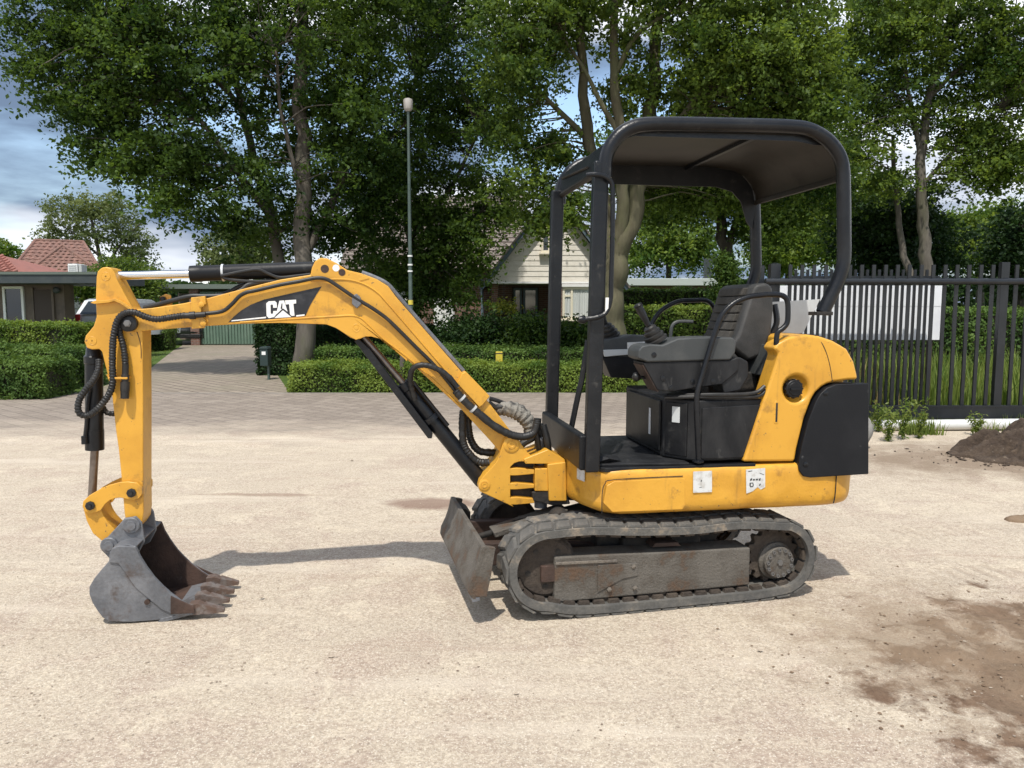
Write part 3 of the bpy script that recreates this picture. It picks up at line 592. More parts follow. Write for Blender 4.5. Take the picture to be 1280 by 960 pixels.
tree('evergreen_tree', 'dark evergreen cut off by the right edge above the gate', (X(1275, 24), 24), [([(1275, 430, 24), (1275, 340, 24), (1275, 280, 24)], .2, .06)],
     [(1270, 330, 30, 40, 24, 1.2, 60), (1268, 285, 18, 26, 24, .8, 24), (1310, 300, 40, 60, 24, 1.5, 60)], 'dark', BARKD, leaf=.13, per=80, sig=.34)
tree('garden_tree', 'pale green round tree between the rear canopy posts', (X(985, 36), 36), [([(985, 400, 36), (985, 340, 36), (985, 290, 36)], .2, .06)],
     [(975, 285, 34, 34, 36, 2, 90), (1010, 305, 34, 28, 36, 2, 80), (965, 318, 30, 20, 35, 1.5, 50), (1035, 300, 24, 30, 36, 1.5, 44), (990, 265, 22, 20, 36, 1.2, 30)], 'bright', BARKD, leaf=.17, per=60, sig=.38)
tree('garden_tree', 'pale green tree seen through the front of the canopy frame', (X(835, 38), 38), [([(835, 400, 38), (835, 340, 38), (835, 300, 38)], .2, .06)],
     [(820, 285, 30, 34, 38, 2, 60), (850, 300, 34, 34, 38, 2, 70), (800, 315, 24, 24, 38, 1.5, 40), (875, 310, 26, 28, 38, 1.5, 44), (810, 250, 26, 24, 38, 1.5, 26)], 'bright', BARKD, leaf=.18, per=52, sig=.42)
tree('garden_tree', 'broad green tree filling the gap left of the dark evergreen', (X(1065, 30), 30), [([(1065, 400, 30), (1065, 330, 30), (1065, 270, 30)], .2, .06)],
     [(1065, 290, 34, 40, 30, 1.6, 90), (1045, 250, 30, 34, 30, 1.4, 60), (1085, 240, 26, 30, 30, 1.2, 40)], 'bright', BARKD, leaf=.15, per=60, sig=.34)
tree('garden_tree', 'yellow green tree above the right end of the gate', (X(1225, 34), 34), [([(1225, 400, 34), (1225, 340, 34), (1225, 290, 34)], .2, .06)],
     [(1225, 295, 36, 30, 34, 2, 90), (1200, 315, 24, 24, 34, 1.5, 50), (1250, 275, 26, 24, 34, 1.5, 50), (1250, 320, 26, 20, 33, 1.4, 40), (1195, 280, 16, 20, 34, 1, 20)], 'bright', BARKD, leaf=.16, per=60, sig=.36)
tree('airy_tree', 'airy light green tree rising behind the red tiled roof', (X(125, 60), 60),
     [([(135, 400, 60), (130, 350, 60), (120, 300, 60), (110, 260, 60)], .25, .06), ([(128, 340, 60), (155, 300, 59.5), (180, 275, 59)], .12, .03), ([(124, 320, 60), (90, 290, 60), (65, 275, 60)], .1, .03)],
     [(90, 262, 34, 20, 60, 2, 40), (130, 256, 34, 18, 60, 2, 40), (75, 288, 24, 14, 60, 1.5, 18), (150, 285, 38, 20, 60, 2, 44), (110, 300, 40, 14, 60, 1.8, 24), (172, 310, 26, 20, 60, 1.6, 26), (150, 330, 40, 20, 60, 1.8, 30)], 'pale', BARKD, leaf=.23, per=60, sig=.50, dens=.85)
tree('airy_tree', 'light tree behind the garage, left of the grey trunk', (X(300, 40), 40), [([(300, 400, 40), (300, 350, 40), (298, 310, 40)], .2, .06)],
     [(295, 315, 34, 22, 40, 2, 60), (275, 320, 20, 12, 40, 1.4, 18), (315, 290, 18, 18, 40, 1.4, 24), (330, 325, 20, 16, 40, 1.2, 20)], 'pale', BARKD, leaf=.19, per=60, sig=.42)
tree('garden_tree', 'small far tree over the red roof at the left edge', (X(2, 60), 60), [([(2, 400, 60), (2, 330, 60)], .3, .08)], [(4, 315, 18, 14, 60, 2, 50), (-25, 310, 24, 18, 60, 2, 40)], 'bright', BARKD, leaf=.24, per=44, sig=.4)
bush('round_shrub', 'rounded olive shrub tree in front of the red roofed house', [(140, 357, 34, 22, 30, 1.2, 120), (112, 360, 20, 18, 30, .9, 50), (168, 355, 24, 24, 30, .9, 60), (150, 340, 24, 14, 30, .8, 36), (180, 378, 12, 14, 30, .6, 20)], 'olive', .11, 70, .24)
bush('conifer', 'small pointed green conifer beside the tall hedge', [(907, 372, 16, 20, 22, .5, 60), (906, 345, 13, 20, 22, .4, 50), (904, 326, 7, 12, 22, .2, 16)], 'hedge', .08, 60, .14)
bush('shrub', 'dark leafy shrub under the white gable left of the porch', [(575, 420, 34, 18, 18.4, .6, 60), (600, 418, 30, 22, 18.4, .6, 60)], 'dark', .085, 60, .17)
bush('shrub', 'green shrub below the porch window beside the canopy post', [(650, 418, 30, 19, 18.4, .6, 60), (690, 422, 34, 17, 18.4, .6, 60), (720, 421, 30, 16, 18.4, .6, 50), (662, 408, 20, 12, 18.3, .5, 20)], 'maple', .085, 60, .17)
# far woods closing the horizon
Pw = []
for px in np.arange(-260, 1560, 6.0):
    yt = 352 + 10*float(vn(px, 3, .02)) + 6*float(vn(px, 8, .09))
    c = W(px, yt, 95); k = 46; z = rng.random(k)*c[2]; Pw.append(np.stack([c[0]+rng.standard_normal(k)*.8, 95+rng.standard_normal(k)*1.2, z], 1))
Pw = np.vstack(Pw); v, q, t = leaves(Pw, 1.1, .3, .8); tag(link('far_woods', fast_mesh(v, q, t), LM['dark'], smooth=False), 'far line of woods closing the horizon behind the gardens', 'woods', kind='stuff')

# grass behind and below the gate
def blades(name, label, P, hmin, hmax, m, wid=.012):
    n = len(P); h = hmin+(hmax-hmin)*rng.random(n)**1.5; a = rng.random(n)*6.28; ln = rng.random(n)*.45*h; d = np.stack([np.cos(a), np.sin(a)], 1); s = np.stack([-d[:, 1], d[:, 0]], 1)*wid*(.5+rng.random(n))[:, None]
    z0 = np.zeros(n); mk = lambda o, z, w: np.column_stack([P[:, 0]+d[:, 0]*o+s[:, 0]*w, P[:, 1]+d[:, 1]*o+s[:, 1]*w, z])
    v = np.stack([mk(0*ln, z0, -1), mk(0*ln, z0, 1), mk(ln*.35, h*.6, .7), mk(ln*.35, h*.6, -.7), mk(ln, h, .1), mk(ln, h, -.1)], 1).reshape(-1, 3)
    b = np.arange(n)[:, None]*6; q = np.vstack([b+np.array([[0, 1, 2, 3]]), b+np.array([[3, 2, 4, 5]])])
    t = rng.random(n); return tag(link(name, fast_mesh(v, q, np.r_[t, t]), LM[m], smooth=False), label, 'grass', kind='stuff')
n = 13000; P = np.stack([3.2+7.5*rng.random(n), 10.3+6.4*rng.random(n)], 1); P = P[vn(P[:, 0], P[:, 1], 1.3) > -.16]; blades('tall_grass', 'tall uncut green grass growing behind the gate', P, .15, .75, 'weed', .012)
n = 2600; P = np.stack([4.3+.9*rng.standard_normal(n)*.6, 10.8+2.2*rng.random(n)], 1); blades('dry_grass', 'dry straw coloured grass clump behind the gate', P, .3, .85, 'straw', .010)
n = 11000; yy = 9.0+.8*rng.random(n); P = np.stack([3.9+3.0*rng.random(n)**1.3, yy], 1); P = P[(vn(P[:, 0], P[:, 1], 2.2) > -.06)]; blades('verge_grass', 'short rough grass along the foot of the gate', P, .03, .20, 'weed', .006)
n = 2600; P = np.stack([-16+8*rng.random(n), 18+9*rng.random(n)], 1); P = P[P[:, 0] < np.interp(P[:, 1], [G(188, 461)[1], G(217, 438)[1]], [G(188, 461)[0], G(217, 438)[0]])-.1]; blades('lawn_grass', 'short mown grass of the strip beside the driveway', P, .02, .07, 'weed', .012)

# ------------------------------------------------------------------ buildings
g = NG('red_brown_brick'); b_ = g.N.new('ShaderNodeTexBrick'); b_.inputs['Scale'].default_value = 1; b_.inputs['Brick Width'].default_value = .22; b_.inputs['Row Height'].default_value = .065; b_.inputs['Mortar Size'].default_value = .009
b_.inputs['Color1'].default_value = (.22, .105, .075, 1); b_.inputs['Color2'].default_value = (.145, .072, .055, 1); b_.inputs['Mortar'].default_value = (.24, .205, .18, 1); g.L.new(g.map(rot=(pi/2, 0, 0)), b_.inputs['Vector'])
g.bump(b_.outputs[1], -.3, .01); M_BRICK = g.done(g.mix(g.rng(g.noise(3, 6), .4, .7), b_.outputs[0], g.mix(.5, b_.outputs[0], (.10, .07, .055))), .9)
BM = dict(siding=mat('cream_siding', (.72, .68, .60), .6, col2=(.64, .60, .52), scale=4, bump=.05), cream=mat('cream_frame_paint', (.72, .66, .52), .5), white=mat('white_paint', (.78, .78, .76), .5), glass=mat('dark_window_glass', (.025, .030, .034), .06, spec=.8),
          curtain=mat('net_curtain', (.55, .57, .55), .8, col2=(.40, .42, .41), scale=14, stretch=(1, 1, .05)), tile=mat('grey_brown_roof_tile', (.155, .130, .112), .85, col2=(.21, .18, .155), scale=5, bump=.2, bscale=30), redtile=mat('red_roof_tile', (.215, .115, .090), .9, col2=(.155, .090, .074), scale=3, lo=.4, hi=.65, col3=(.30, .20, .155), s3=7, bump=.2, bscale=30),
          blue=mat('blue_grey_trim', (.10, .14, .17), .6), fascia=mat('dark_fascia', (.035, .045, .050), .6, col2=(.05, .06, .06), scale=3), brownwall=mat('brown_rendered_wall', (.16, .125, .10), .9, col2=(.12, .095, .08), scale=3, bump=.2), door=mat('dark_wood_door', (.045, .028, .02), .6), green=mat('green_door_paint', (.10, .165, .12), .6, col2=(.13, .195, .145), scale=2), greyroof=mat('pale_flat_roof', (.45, .50, .48), .6), greenfas=mat('grey_green_fascia', (.11, .135, .115), .7))
def courses(root, name, m, A, B, C_, D, n, th=.035, wave=0.0):
    """roof plane A-B (eave) to D-C (ridge) laid in overlapping tile courses"""
    A, B, C_, D = [np.array(p, float) for p in (A, B, C_, D)]; nn = np.cross(B-A, D-A); nn /= np.linalg.norm(nn)
    if nn[2] < 0: nn = -nn
    for i in range(n):
        t0, t1 = i/n, (i+1)/n+.012; a0, b0, a1, b1 = A+(D-A)*t0, B+(C_-B)*t0, A+(D-A)*t1, B+(C_-B)*t1
        L0 = np.linalg.norm(b0-a0); k = max(2, int(round(L0/wave))*4) if wave else 1; e = MB(); V = []
        t_ = np.linspace(0, 1, k+1); wv = (.5+.5*np.cos(t_*k/4*2*pi))*.06 if wave else 0*t_
        for s_ in range(k+1):
            p_, r_ = a0+(b0-a0)*t_[s_], a1+(b1-a1)*t_[s_]; V += [p_+nn*.004, p_+nn*(th+wv[s_]), r_+nn*(.006+wv[s_])]
        F = []
        for s_ in range(k): m_ = s_*3; F += [(m_, m_+3, m_+4, m_+1), (m_+1, m_+4, m_+5, m_+2)]
        e.add(V, F)
        e.build('tile_course', m, root)
def window(root, x0, x1, z0, z1, y, fm, mull=(), trans=(), curtain=False, name='window'):
    e = MB(); t = .07; e.box(x0, x1, y-.06, y+.02, z1-t, z1); e.box(x0, x1, y-.06, y+.02, z0, z0+t); e.box(x0, x0+t, y-.06, y+.02, z0+t, z1-t); e.box(x1-t, x1, y-.06, y+.02, z0+t, z1-t)
    for m_ in mull: e.box(m_-.035, m_+.035, y-.06, y+.02, z0+t, z1-t)
    for (xa, xb, z) in trans: e.box(xa+.036, xb-.036, y-.058, y+.018, z-.03, z+.03)
    wdw = e.build(name, fm, root, bevel=.006)
    e = MB(); e.box(x0+t, x1-t, y-.02, y-.012, z0+t, z1-t); e.build('pane', BM['glass'], wdw)
    if curtain:
        n_ = 40; e = MB(); rg = [(x0+t+(x1-x0-2*t)*i/n_, y-.028+.008*sin(i*1.9)) for i in range(n_+1)]
        e.add([(a, b, z0+t) for a, b in rg]+[(a, b, z1-t) for a, b in rg], [(i, i+1, i+n_+2, i+n_+1) for i in range(n_)]); e.build('curtain', BM['curtain'], wdw)
    e = MB(); e.box(x0-.06, x1+.06, y-.14, y+.01, z0-.06, z0-.002); e.build('sill', fm, wdw, bevel=.005)
    return wdw
# gabled house behind the hedge
Y0 = 24.0
hx = lambda px: float(W(px, 380, Y0)[0]); hz = lambda py: float(W(640, py, Y0)[2])
hs = empty('gabled_house', (hx(690), Y0, 0), 0, 'brick house with cream boarded gable and grey tiled roof behind the trees', 'house')
off = np.array(hs.location)
def hb(mb, name, m, parent=None, **k):
    o = mb.build(name, m, parent or hs, **k)
    if parent is None: o.location = (-off[0], -off[1], 0)
    return o
xl, xr, xa = hx(612), hx(772), hx(692); zb, za = hz(352), hz(246)
e = MB(); e.box(hx(691), xr, Y0+.02, Y0+7, 0, zb+.05); e.box(xl+.05, hx(691)-.002, Y0+1.7, Y0+7, 0, zb+.05); e.box(xl+.05, hx(622), Y0+.3, Y0+1.69, 0, zb+.05); wl_ = hb(e, 'wall', M_BRICK)
gv = MB(); gv.prism([(xl+.02, zb+.02), (xr-.02, zb+.02), (xa, za-.05)], Y0+.05, Y0+6.8); hb(gv, 'gable_core', BM['fascia'])
n = 16; bh = (za-zb)/n
for i in range(n):
    z0, z1 = zb+i*bh, zb+(i+1)*bh; w0 = (z0-zb)/(za-zb); w1 = (z1-zb)/(za-zb)
    pts = [(xl+(xa-xl)*w0, z0+.001), (xr+(xa-xr)*w0, z0+.001), (xr+(xa-xr)*w1, z1), (xl+(xa-xl)*w1, z1)]
    e = MB(); e.add([(pts[0][0], Y0-.022, pts[0][1]), (pts[1][0], Y0-.022, pts[1][1]), (pts[2][0], Y0-.008, pts[2][1]), (pts[3][0], Y0-.008, pts[3][1]), (pts[0][0], Y0+.04, pts[0][1]), (pts[1][0], Y0+.04, pts[1][1]), (pts[2][0], Y0+.04, pts[2][1]), (pts[3][0], Y0+.04, pts[3][1])], [(0,1,2,3), (7,6,5,4), (0,4,5,1), (1,5,6,2), (2,6,7,3), (3,7,4,0)]); hb(e, 'siding_board', BM['siding'])
e = MB(); e.box(xl, xr, Y0-.05, Y0+1.7, zb-.06, zb-.002); hb(e, 'porch_soffit', BM['white'])
for s_, xe in ((-1, xl), (1, xr)):
    e = MB(); dx, dz = xe-xa, zb-za; L_ = math.hypot(dx, dz); ux, uz = dx/L_, dz/L_; nx, nz = (-uz*s_*-1, ux*s_*-1)
    nx, nz = (uz, -ux) if (-ux*1) > 0 and False else (abs(uz)*s_, abs(ux))
    a, b = (xa, za), (xe+ux*.35, zb+uz*.35)
    e.prism([a, b, (b[0]+nx*.10, b[1]+nz*.10), (a[0]+nx*.10*0, a[1]+.16)], Y0-.35, Y0-.28); hb(e, 'rake_board', BM['blue'])
    rr = MB(); rf = empty  # roof plane as tile courses
    r0 = MB(); r0.prism([(a[0], a[1]+.16), (b[0]+nx*.10, b[1]+nz*.10), (b[0]+nx*.16, b[1]+nz*.16), (a[0], a[1]+.24)], Y0-.40, Y0+7); ro_ = hb(r0, 'gable_roof', BM['tile'])
window(hs, hx(703)-off[0], hx(746)-off[0], hz(399), hz(359), -.0+.0, BM['cream'], mull=(hx(714.5)-off[0],), trans=((hx(703)-off[0], hx(714.5)-off[0], hz(370)),), curtain=True)
e = MB(); e.box(hx(702), hx(748), Y0-.12, Y0+.01, hz(359)+.003, hz(355.5)); hb(e, 'shutter_box', BM['white'], bevel=.01)
window(hs, hx(676)-off[0], hx(696)-off[0], hz(316), hz(284), -.04, BM['cream'], mull=(hx(686)-off[0],))
e = MB(); dxx = (hx(640), hx(676)); e.box(dxx[0], dxx[1], Y0+1.62, Y0+1.69, 0, 2.2); dd_ = hb(e, 'front_door', BM['door'])
window(hs, hx(642)-off[0], hx(653)-off[0], .9, 2.15, 1.60, BM['blue']); window(hs, hx(655)-off[0], hx(674)-off[0], .3, 2.15, 1.60, BM['blue'])
e = MB(); e.rod((hx(600), Y0+1.8, 0), (hx(600), Y0+1.8, 2.7), .05, 10); hb(e, 'downpipe', BM['blue'])
# main wing to the left with its slope toward the street
e = MB(); e.box(hx(420), xl+.04, Y0+2.0, Y0+10, 0, 2.85); hb(e, 'wing_wall', M_BRICK)
wr = MB(); A_, B_, C2, D2 = (hx(410), Y0+1.5, 2.75), (xl+.9, Y0+1.5, 2.75), (xl+1.2, Y0+6, 5.75), (hx(410), Y0+6, 5.75)
wr.add([A_, B_, C2, D2, (A_[0], Y0+10.5, 2.75), (B_[0], Y0+10.5, 2.75)], [(0, 1, 2, 3), (3, 2, 5, 4), (0, 3, 4), (1, 5, 2)]); wrf = hb(wr, 'wing_roof', BM['tile'])
courses(wrf, 'tile_course', BM['tile'], A_, B_, C2, D2, 18, .05)
e = MB(); e.box(hx(534), hx(562), Y0+1.93, Y0+1.99, 0, 1.95); gd = hb(e, 'garage_door', BM['white'])
for i in range(6):
    e = MB(); e.box(hx(534)+.03, hx(562)-.03, Y0+1.90, Y0+1.928, .06+i*.31, .06+i*.31+.285); e.build('door_panel', BM['white'], gd, bevel=.008)
window(hs, hx(470)-off[0], hx(500)-off[0], 1.0, 2.2, 1.97, BM['cream'], mull=(hx(485)-off[0],), curtain=True)
# hanging basket by the porch
hk = empty('hanging_basket', (hx(630), Y0-.3, 0), 0, 'yellow green hanging flower basket in front of the dark porch', 'basket')
e = MB(); e.lathe((0, 0, 1.20), (0, 0, 3), [(0, .06), (.05, .14), (.12, .17), (.16, .17)], 16); e.build('pot', BM['door'], hk)
e = MB(); e.rod((0, 0, 1.35), (0, 0, zb-.06), .008, 6); e.rod((0, 0, 0), (0, 0, 1.2), .03, 8); e.build('hanger', BM['fascia'], hk)
P = rng.standard_normal((700, 3))*np.array([.2, .2, .13])+np.array([0, 0, 1.48]); v, q, t = leaves(P, .09); link('flowers', fast_mesh(v, q, t), leafmat('yellow_green_petal', (.12, .17, .03), (.42, .42, .07)), hk, smooth=False)['kind'] = 'stuff'

# flat roofed annex on the left
Y1 = 21.5; ax_ = lambda px: float(W(px, 380, Y1)[0]); az_ = lambda py: float(W(640, py, Y1)[2])
an = empty('flat_roofed_annex', (ax_(60), Y1, 0), 0, 'low brown house with dark flat roof edge at the left', 'house'); o2 = np.array(an.location)
def ab(mb, name, m, parent=None, **k):
    o = mb.build(name, m, parent or an, **k)
    if parent is None: o.location = (-o2[0], -o2[1], 0)
    return o
e = MB(); e.box(ax_(-90), ax_(60), Y1+.8, Y1+1.3, 0, az_(354)+.05); ab(e, 'wall', BM['brownwall'])
e = MB(); e.box(ax_(-100), ax_(127), Y1-.2, Y1+2.6, az_(354.5), az_(341)); ab(e, 'flat_roof', BM['fascia'], bevel=.01)
e = MB(); e.box(ax_(-100)-.02, ax_(127)+.02, Y1-.23, Y1-.19, az_(343.5), az_(340.2)); ab(e, 'roof_trim', BM['greenfas'])
e = MB(); e.box(ax_(121), ax_(121)+.12, Y1+.1, Y1+.22, 0, az_(354.5)); ab(e, 'carport_post', BM['door'])
window(an, ax_(-18)-o2[0], ax_(9)-o2[0], .75, az_(357), .78, BM['white'])
e = MB(); e.box(ax_(22), ax_(46), Y1+.74, Y1+.79, 0, 2.02); ad = ab(e, 'door', BM['door'], bevel=.005)
for px in (20.5, 46.5):
    e = MB(); e.box(ax_(px)-.03, ax_(px)+.03, Y1+.72, Y1+.795, 0, 2.08); ab(e, 'door_frame', BM['brownwall'])
e = MB(); e.rod((ax_(34), Y1+.66, 1.0), (ax_(34), Y1+.74, 1.0), .03, 10); ab(e, 'door_handle', BM['white'])
e = MB(); e.lathe((ax_(53), Y1+.78, az_(362)), (ax_(53), 0, az_(362)), [(0, .07), (.05, .07), (.09, .10), (.13, .06)], 14); ab(e, 'wall_lamp', BM['fascia'])
# air unit on the flat roof
au = empty('air_unit', (ax_(43), Y1+2.2, az_(341)), 0, 'white ventilation box standing on the dark flat roof', 'vent box')
e = MB(); e.box(-.16, .13, -.2, .2, 0, .36); e.build('casing', BM['white'], au, bevel=.01)
e = MB(); e.box(.14, .23, -.15, .15, .02, .34); e.build('side_box', BM['curtain'], au, bevel=.01)
for i in range(5):
    e = MB(); e.box(-.13, .10, -.215, -.203, .05+i*.06, .085+i*.06); e.build('louvre', BM['curtain'], au)
# hip roofed house behind
Y2 = 50.0; pc = W(72, 341, Y2); RZ = math.atan2(-pc[0], Y2); kx, kz = Y2*cos(RZ)/FPX, Y2/FPX
hr = empty('hip_roofed_house', (pc[0], Y2, 0), RZ, 'house with red tiled hip roof behind the flat roofed annex', 'house')
rx = lambda px: (px-72)*kx
rz_ = lambda py: CAM_H+(385-py)*kz
e = MB(); e.box(rx(26), rx(120), .5, 5.5, 0, rz_(342)); e.build('wall', M_BRICK, hr)
zr, ze = rz_(301)+.1, rz_(343)
A_, B_ = (rx(14), 0, ze), (rx(130), 0, ze); C2, D2 = (rx(108), 3.0, zr), (rx(46), 3.0, zr); E_, F_ = (rx(130), 6.0, ze), (rx(14), 6.0, ze)
e = MB(); e.add([A_, B_, C2, D2, E_, F_], [(0, 1, 2, 3), (1, 4, 2), (4, 5, 3, 2), (5, 0, 3)]); hrf = e.build('hip_roof', BM['redtile'], hr)
courses(hrf, 'tile_course', BM['redtile'], A_, B_, C2, D2, 10, .05, .36)
A3, B3, P3, Q3 = (rx(36), -1.6, rz_(343)-.02), (rx(127), -1.6, rz_(343)-.02), (rx(80), .2, rz_(308)), (rx(80), 3.0, rz_(308))
e = MB(); e.add([A3, B3, P3, Q3, (B3[0], 3.0, B3[2]), (A3[0], 3.0, A3[2])], [(0, 1, 2), (1, 4, 3, 2), (0, 2, 3, 5)]); frf = e.build('front_hip_roof', BM['redtile'], hr)
courses(frf, 'tile_course', BM['redtile'], A3, B3, np.array(P3)+np.array((.01, 0, 0)), np.array(P3)-np.array((.01, 0, 0)), 9, .05, .36)
for (a, b) in ((A3, P3), (B3, P3), (P3, Q3)):
    e = MB(); e.tube([np.array(a)+(0, 0, .05), np.array(b)+(0, 0, .05)], .10, 8, 2); e.build('ridge_tile', BM['redtile'], frf)
for (a, b) in ((A_, D2), (B_, C2), (D2, C2)):
    e = MB(); e.tube([np.array(a)+(0, 0, .05), np.array(b)+(0, 0, .05)], .10, 8, 2); e.build('ridge_tile', BM['redtile'], hrf)
e = MB(); e.box(rx(44), rx(118), -1.2, .6, 0, A3[2]-.02); e.build('front_wall', M_BRICK, hr)
# red roof at the far left edge
sr = empty('red_roofed_house', (ax_(-30), Y1+9, 0), 0, 'corner of a red tiled roof at the left edge', 'house')
q0, q1, q2_ = W(-120, 322, 29.0), W(-5, 322, 29.0), W(23, 341, 27.0); ze = float(q2_[2])
e = MB(); o4 = np.array(sr.location); A4, B4, C4, D4 = np.array((q0[0], 27.0, ze))-o4, np.array((q2_[0], 27.0, ze))-o4, np.array((q1[0], 29.4, q1[2]+.1))-o4, np.array((q0[0], 29.4, q1[2]+.1))-o4
e.add([A4, B4, C4, D4, np.array((q0[0], 31.8, ze))-o4, np.array((q2_[0], 31.8, ze))-o4], [(0, 1, 2, 3), (3, 2, 5, 4), (1, 5, 2)]); srf = e.build('roof', mat('bright_red_tile', (.25, .095, .07), .8, col2=(.20, .08, .06), scale=4), sr)
courses(srf, 'tile_course', srf.data.materials[0], A4, B4, C4, D4, 8, .05, .30)
e = MB(); e.box(A4[0], B4[0]-.4, A4[1]+.5, A4[1]+4.5, 0, ze-.02); e.build('wall', BM['white'], sr)

# garage and carport at the end of the driveway
Yg = 31.0; gx = lambda px: float(W(px, 420, Yg)[0]); gz = lambda py: float(W(640, py, Yg)[2])
ga = empty('garage', (gx(285), Yg, 0), 0, 'low garage with green ribbed doors and brick piers at the driveway end', 'garage'); o5 = np.array(ga.location)
def gb(mb, name, m, parent=None, **k):
    o = mb.build(name, m, parent or ga, **k)
    if parent is None: o.location = (-o5[0], -o5[1], 0)
    return o
for a, b in ((239, 250), (320, 330)):
    e = MB(); e.box(gx(a), gx(b), Yg-.05, Yg+.4, 0, 2.25); gb(e, 'brick_pier', M_BRICK)
e = MB(); e.box(gx(150), gx(330), Yg+.41, Yg+6, 0, 2.2); gb(e, 'wall', BM['brownwall']) if False else None
e = MB(); e.box(gx(250), gx(330), Yg+5.6, Yg+6, 0, 2.2); e.box(gx(150), gx(250), Yg+5.6, Yg+6, 0, 2.2); gb(e, 'rear_wall', BM['brownwall'])
for i, (a, b) in enumerate(((250.3, 284.8), (285.2, 319.7))):
    e = MB(); e.box(gx(a), gx(b), Yg+.10, Yg+.16, .03, 2.15); dl = gb(e, 'garage_door', BM['green'])
    k = 9
    for j in range(k):
        x0 = gx(a)+(gx(b)-gx(a))*(j+.12)/k; x1 = gx(a)+(gx(b)-gx(a))*(j+.88)/k; e = MB(); e.box(x0, x1, Yg+.06, Yg+.098, .05, 2.13); e.build('door_rib', BM['green'], dl, bevel=.01)
e = MB(); e.box(gx(150), gx(334), Yg-.25, Yg+6.2, 2.26, 2.44); gb(e, 'flat_roof', BM['greenfas'])
e = MB(); e.box(gx(152), gx(152)+.15, Yg, Yg+.15, 0, 2.25); gb(e, 'carport_post', BM['door'])
# pale flat roof beyond the tall hedge
Yp = 32.0; pr = empty('garden_shed', (X(835, Yp), Yp, 0), 0, 'low shed with pale flat roof beyond the tall hedge', 'shed')
e = MB(); e.box(X(775, Yp)-pr.location[0], X(900, Yp)-pr.location[0], 0, 4, float(W(640, 357, Yp)[2]), float(W(640, 348, Yp)[2])); e.build('roof', BM['greyroof'], pr, bevel=.02)
e = MB(); e.box(X(780, Yp)-pr.location[0], X(895, Yp)-pr.location[0], .3, 3.7, 0, float(W(640, 357, Yp)[2])-.01); e.build('wall', M_BRICK, pr)
e = MB(); q = W(891, 322, Yp); e.box(q[0]-pr.location[0]-.15, q[0]-pr.location[0]+.15, .6, .9, 2.3, q[2]); e.build('flue', BM['fascia'], pr, bevel=.02)

# ------------------------------------------------------------------ cars
def car(name, label, loc, rz, paint, plate=True):
    r = empty(name, loc, rz, label, 'car')
    # x = length (rear at -x), y = width
    prof = [(-2.0, .32), (-2.06, .60), (-2.03, .86), (-1.96, 1.02), (-1.55, 1.46), (-1.25, 1.52), (.1, 1.50), (.35, 1.44), (.95, 1.02), (1.75, .90), (2.02, .74), (2.06, .50), (1.98, .30)]
    def ring(y, k, hz_):
        return [(x*(k if z > .95 else 1-(1-k)*.4), y*(.84 if z > 1.3 else (.94 if z > .95 else 1)), z) for x, z in prof]
    e = MB(); e.loft([ring(-.86, .95, 0), ring(-.84, .985, 0), ring(-.5, 1, 0), ring(.5, 1, 0), ring(.84, .985, 0), ring(.86, .95, 0)]); bd = e.build('body', paint, r, bevel=.03)
    e = MB(); e.add([(-2.005, -.62, 1.03), (-2.005, .62, 1.03), (-1.60, .54, 1.44), (-1.60, -.54, 1.44), (-1.97, -.62, 1.0), (-1.97, .62, 1.0)], [(0, 3, 2, 1)]); e.build('rear_window', BM['glass'], bd)
    e = MB(); e.add([(.985, -.64, 1.04), (.985, .64, 1.04), (.40, .55, 1.45), (.40, -.55, 1.45)], [(0, 1, 2, 3)]); e.build('windscreen', BM['glass'], bd)
    for s_ in (-1, 1):
        e = MB(); e.add([(-1.45, s_*.83, 1.03), (.75, s_*.83, 1.03), (.25, s_*.735, 1.42), (-1.25, s_*.735, 1.42)], [(0, 1, 2, 3) if s_ > 0 else (3, 2, 1, 0)]); e.build('side_window', BM['glass'], bd)
        e = MB(); e.box(-2.085, -1.98, min(s_*.60, s_*.84), max(s_*.60, s_*.84), .80, 1.02); e.build('tail_light', MAT['red'], r, bevel=.02)
        e = MB(); e.box(1.86, 2.04, min(s_*.55, s_*.82), max(s_*.55, s_*.82), .64, .80); e.build('headlight', BM['glass'], r, bevel=.02)
        for x in (-1.28, 1.28):
            e = MB(); e.lathe((x, s_*.68, .31), (x, s_*3, .31), [(0, .31), (.19, .31), (.21, .28), (.21, .20)], 24); w2 = e.build('wheel', MAT['hose'], r)
            e = MB(); e.lathe((x, s_*.885, .31), (x, s_*3, .31), [(0, .20), (.010, .19), (.014, .06)], 12); e.build('rim', MAT['bolt'], w2)
    e = MB(); e.box(-2.075, -2.05, -.26, .26, .64, .75); e.build('number_plate', mat('yellow_plate', (.55, .40, .03), .5), r)
    e = MB(); e.box(-2.10, -1.9, -.82, .82, .34, .52); e.box(1.9, 2.09, -.80, .80, .30, .46); e.build('bumper', MAT['hose'], r, bevel=.03)
    e = MB(); e.lathe((-2.03, 0, .94), (-3, 0, .94), [(0, .06), (.03, .06), (.035, .04)], 16); e.build('badge', MAT['bolt'], bd)
    return r
wp_ = mat('white_car_paint', (.66, .68, .70), .25, coat=.6); dp_ = mat('black_car_paint', (.012, .013, .015), .2, coat=.8)
c_ = W(122, 395, 24.5); car('parked_car', 'white hatchback parked behind the left hedge, tail toward the street', (c_[0], 26.6, .28), pi/2, wp_)
c_ = W(212, 395, 30); car('parked_car', 'black car standing in the carport beside the green garage doors', (c_[0], 33.0, .0), -pi/2, dp_)

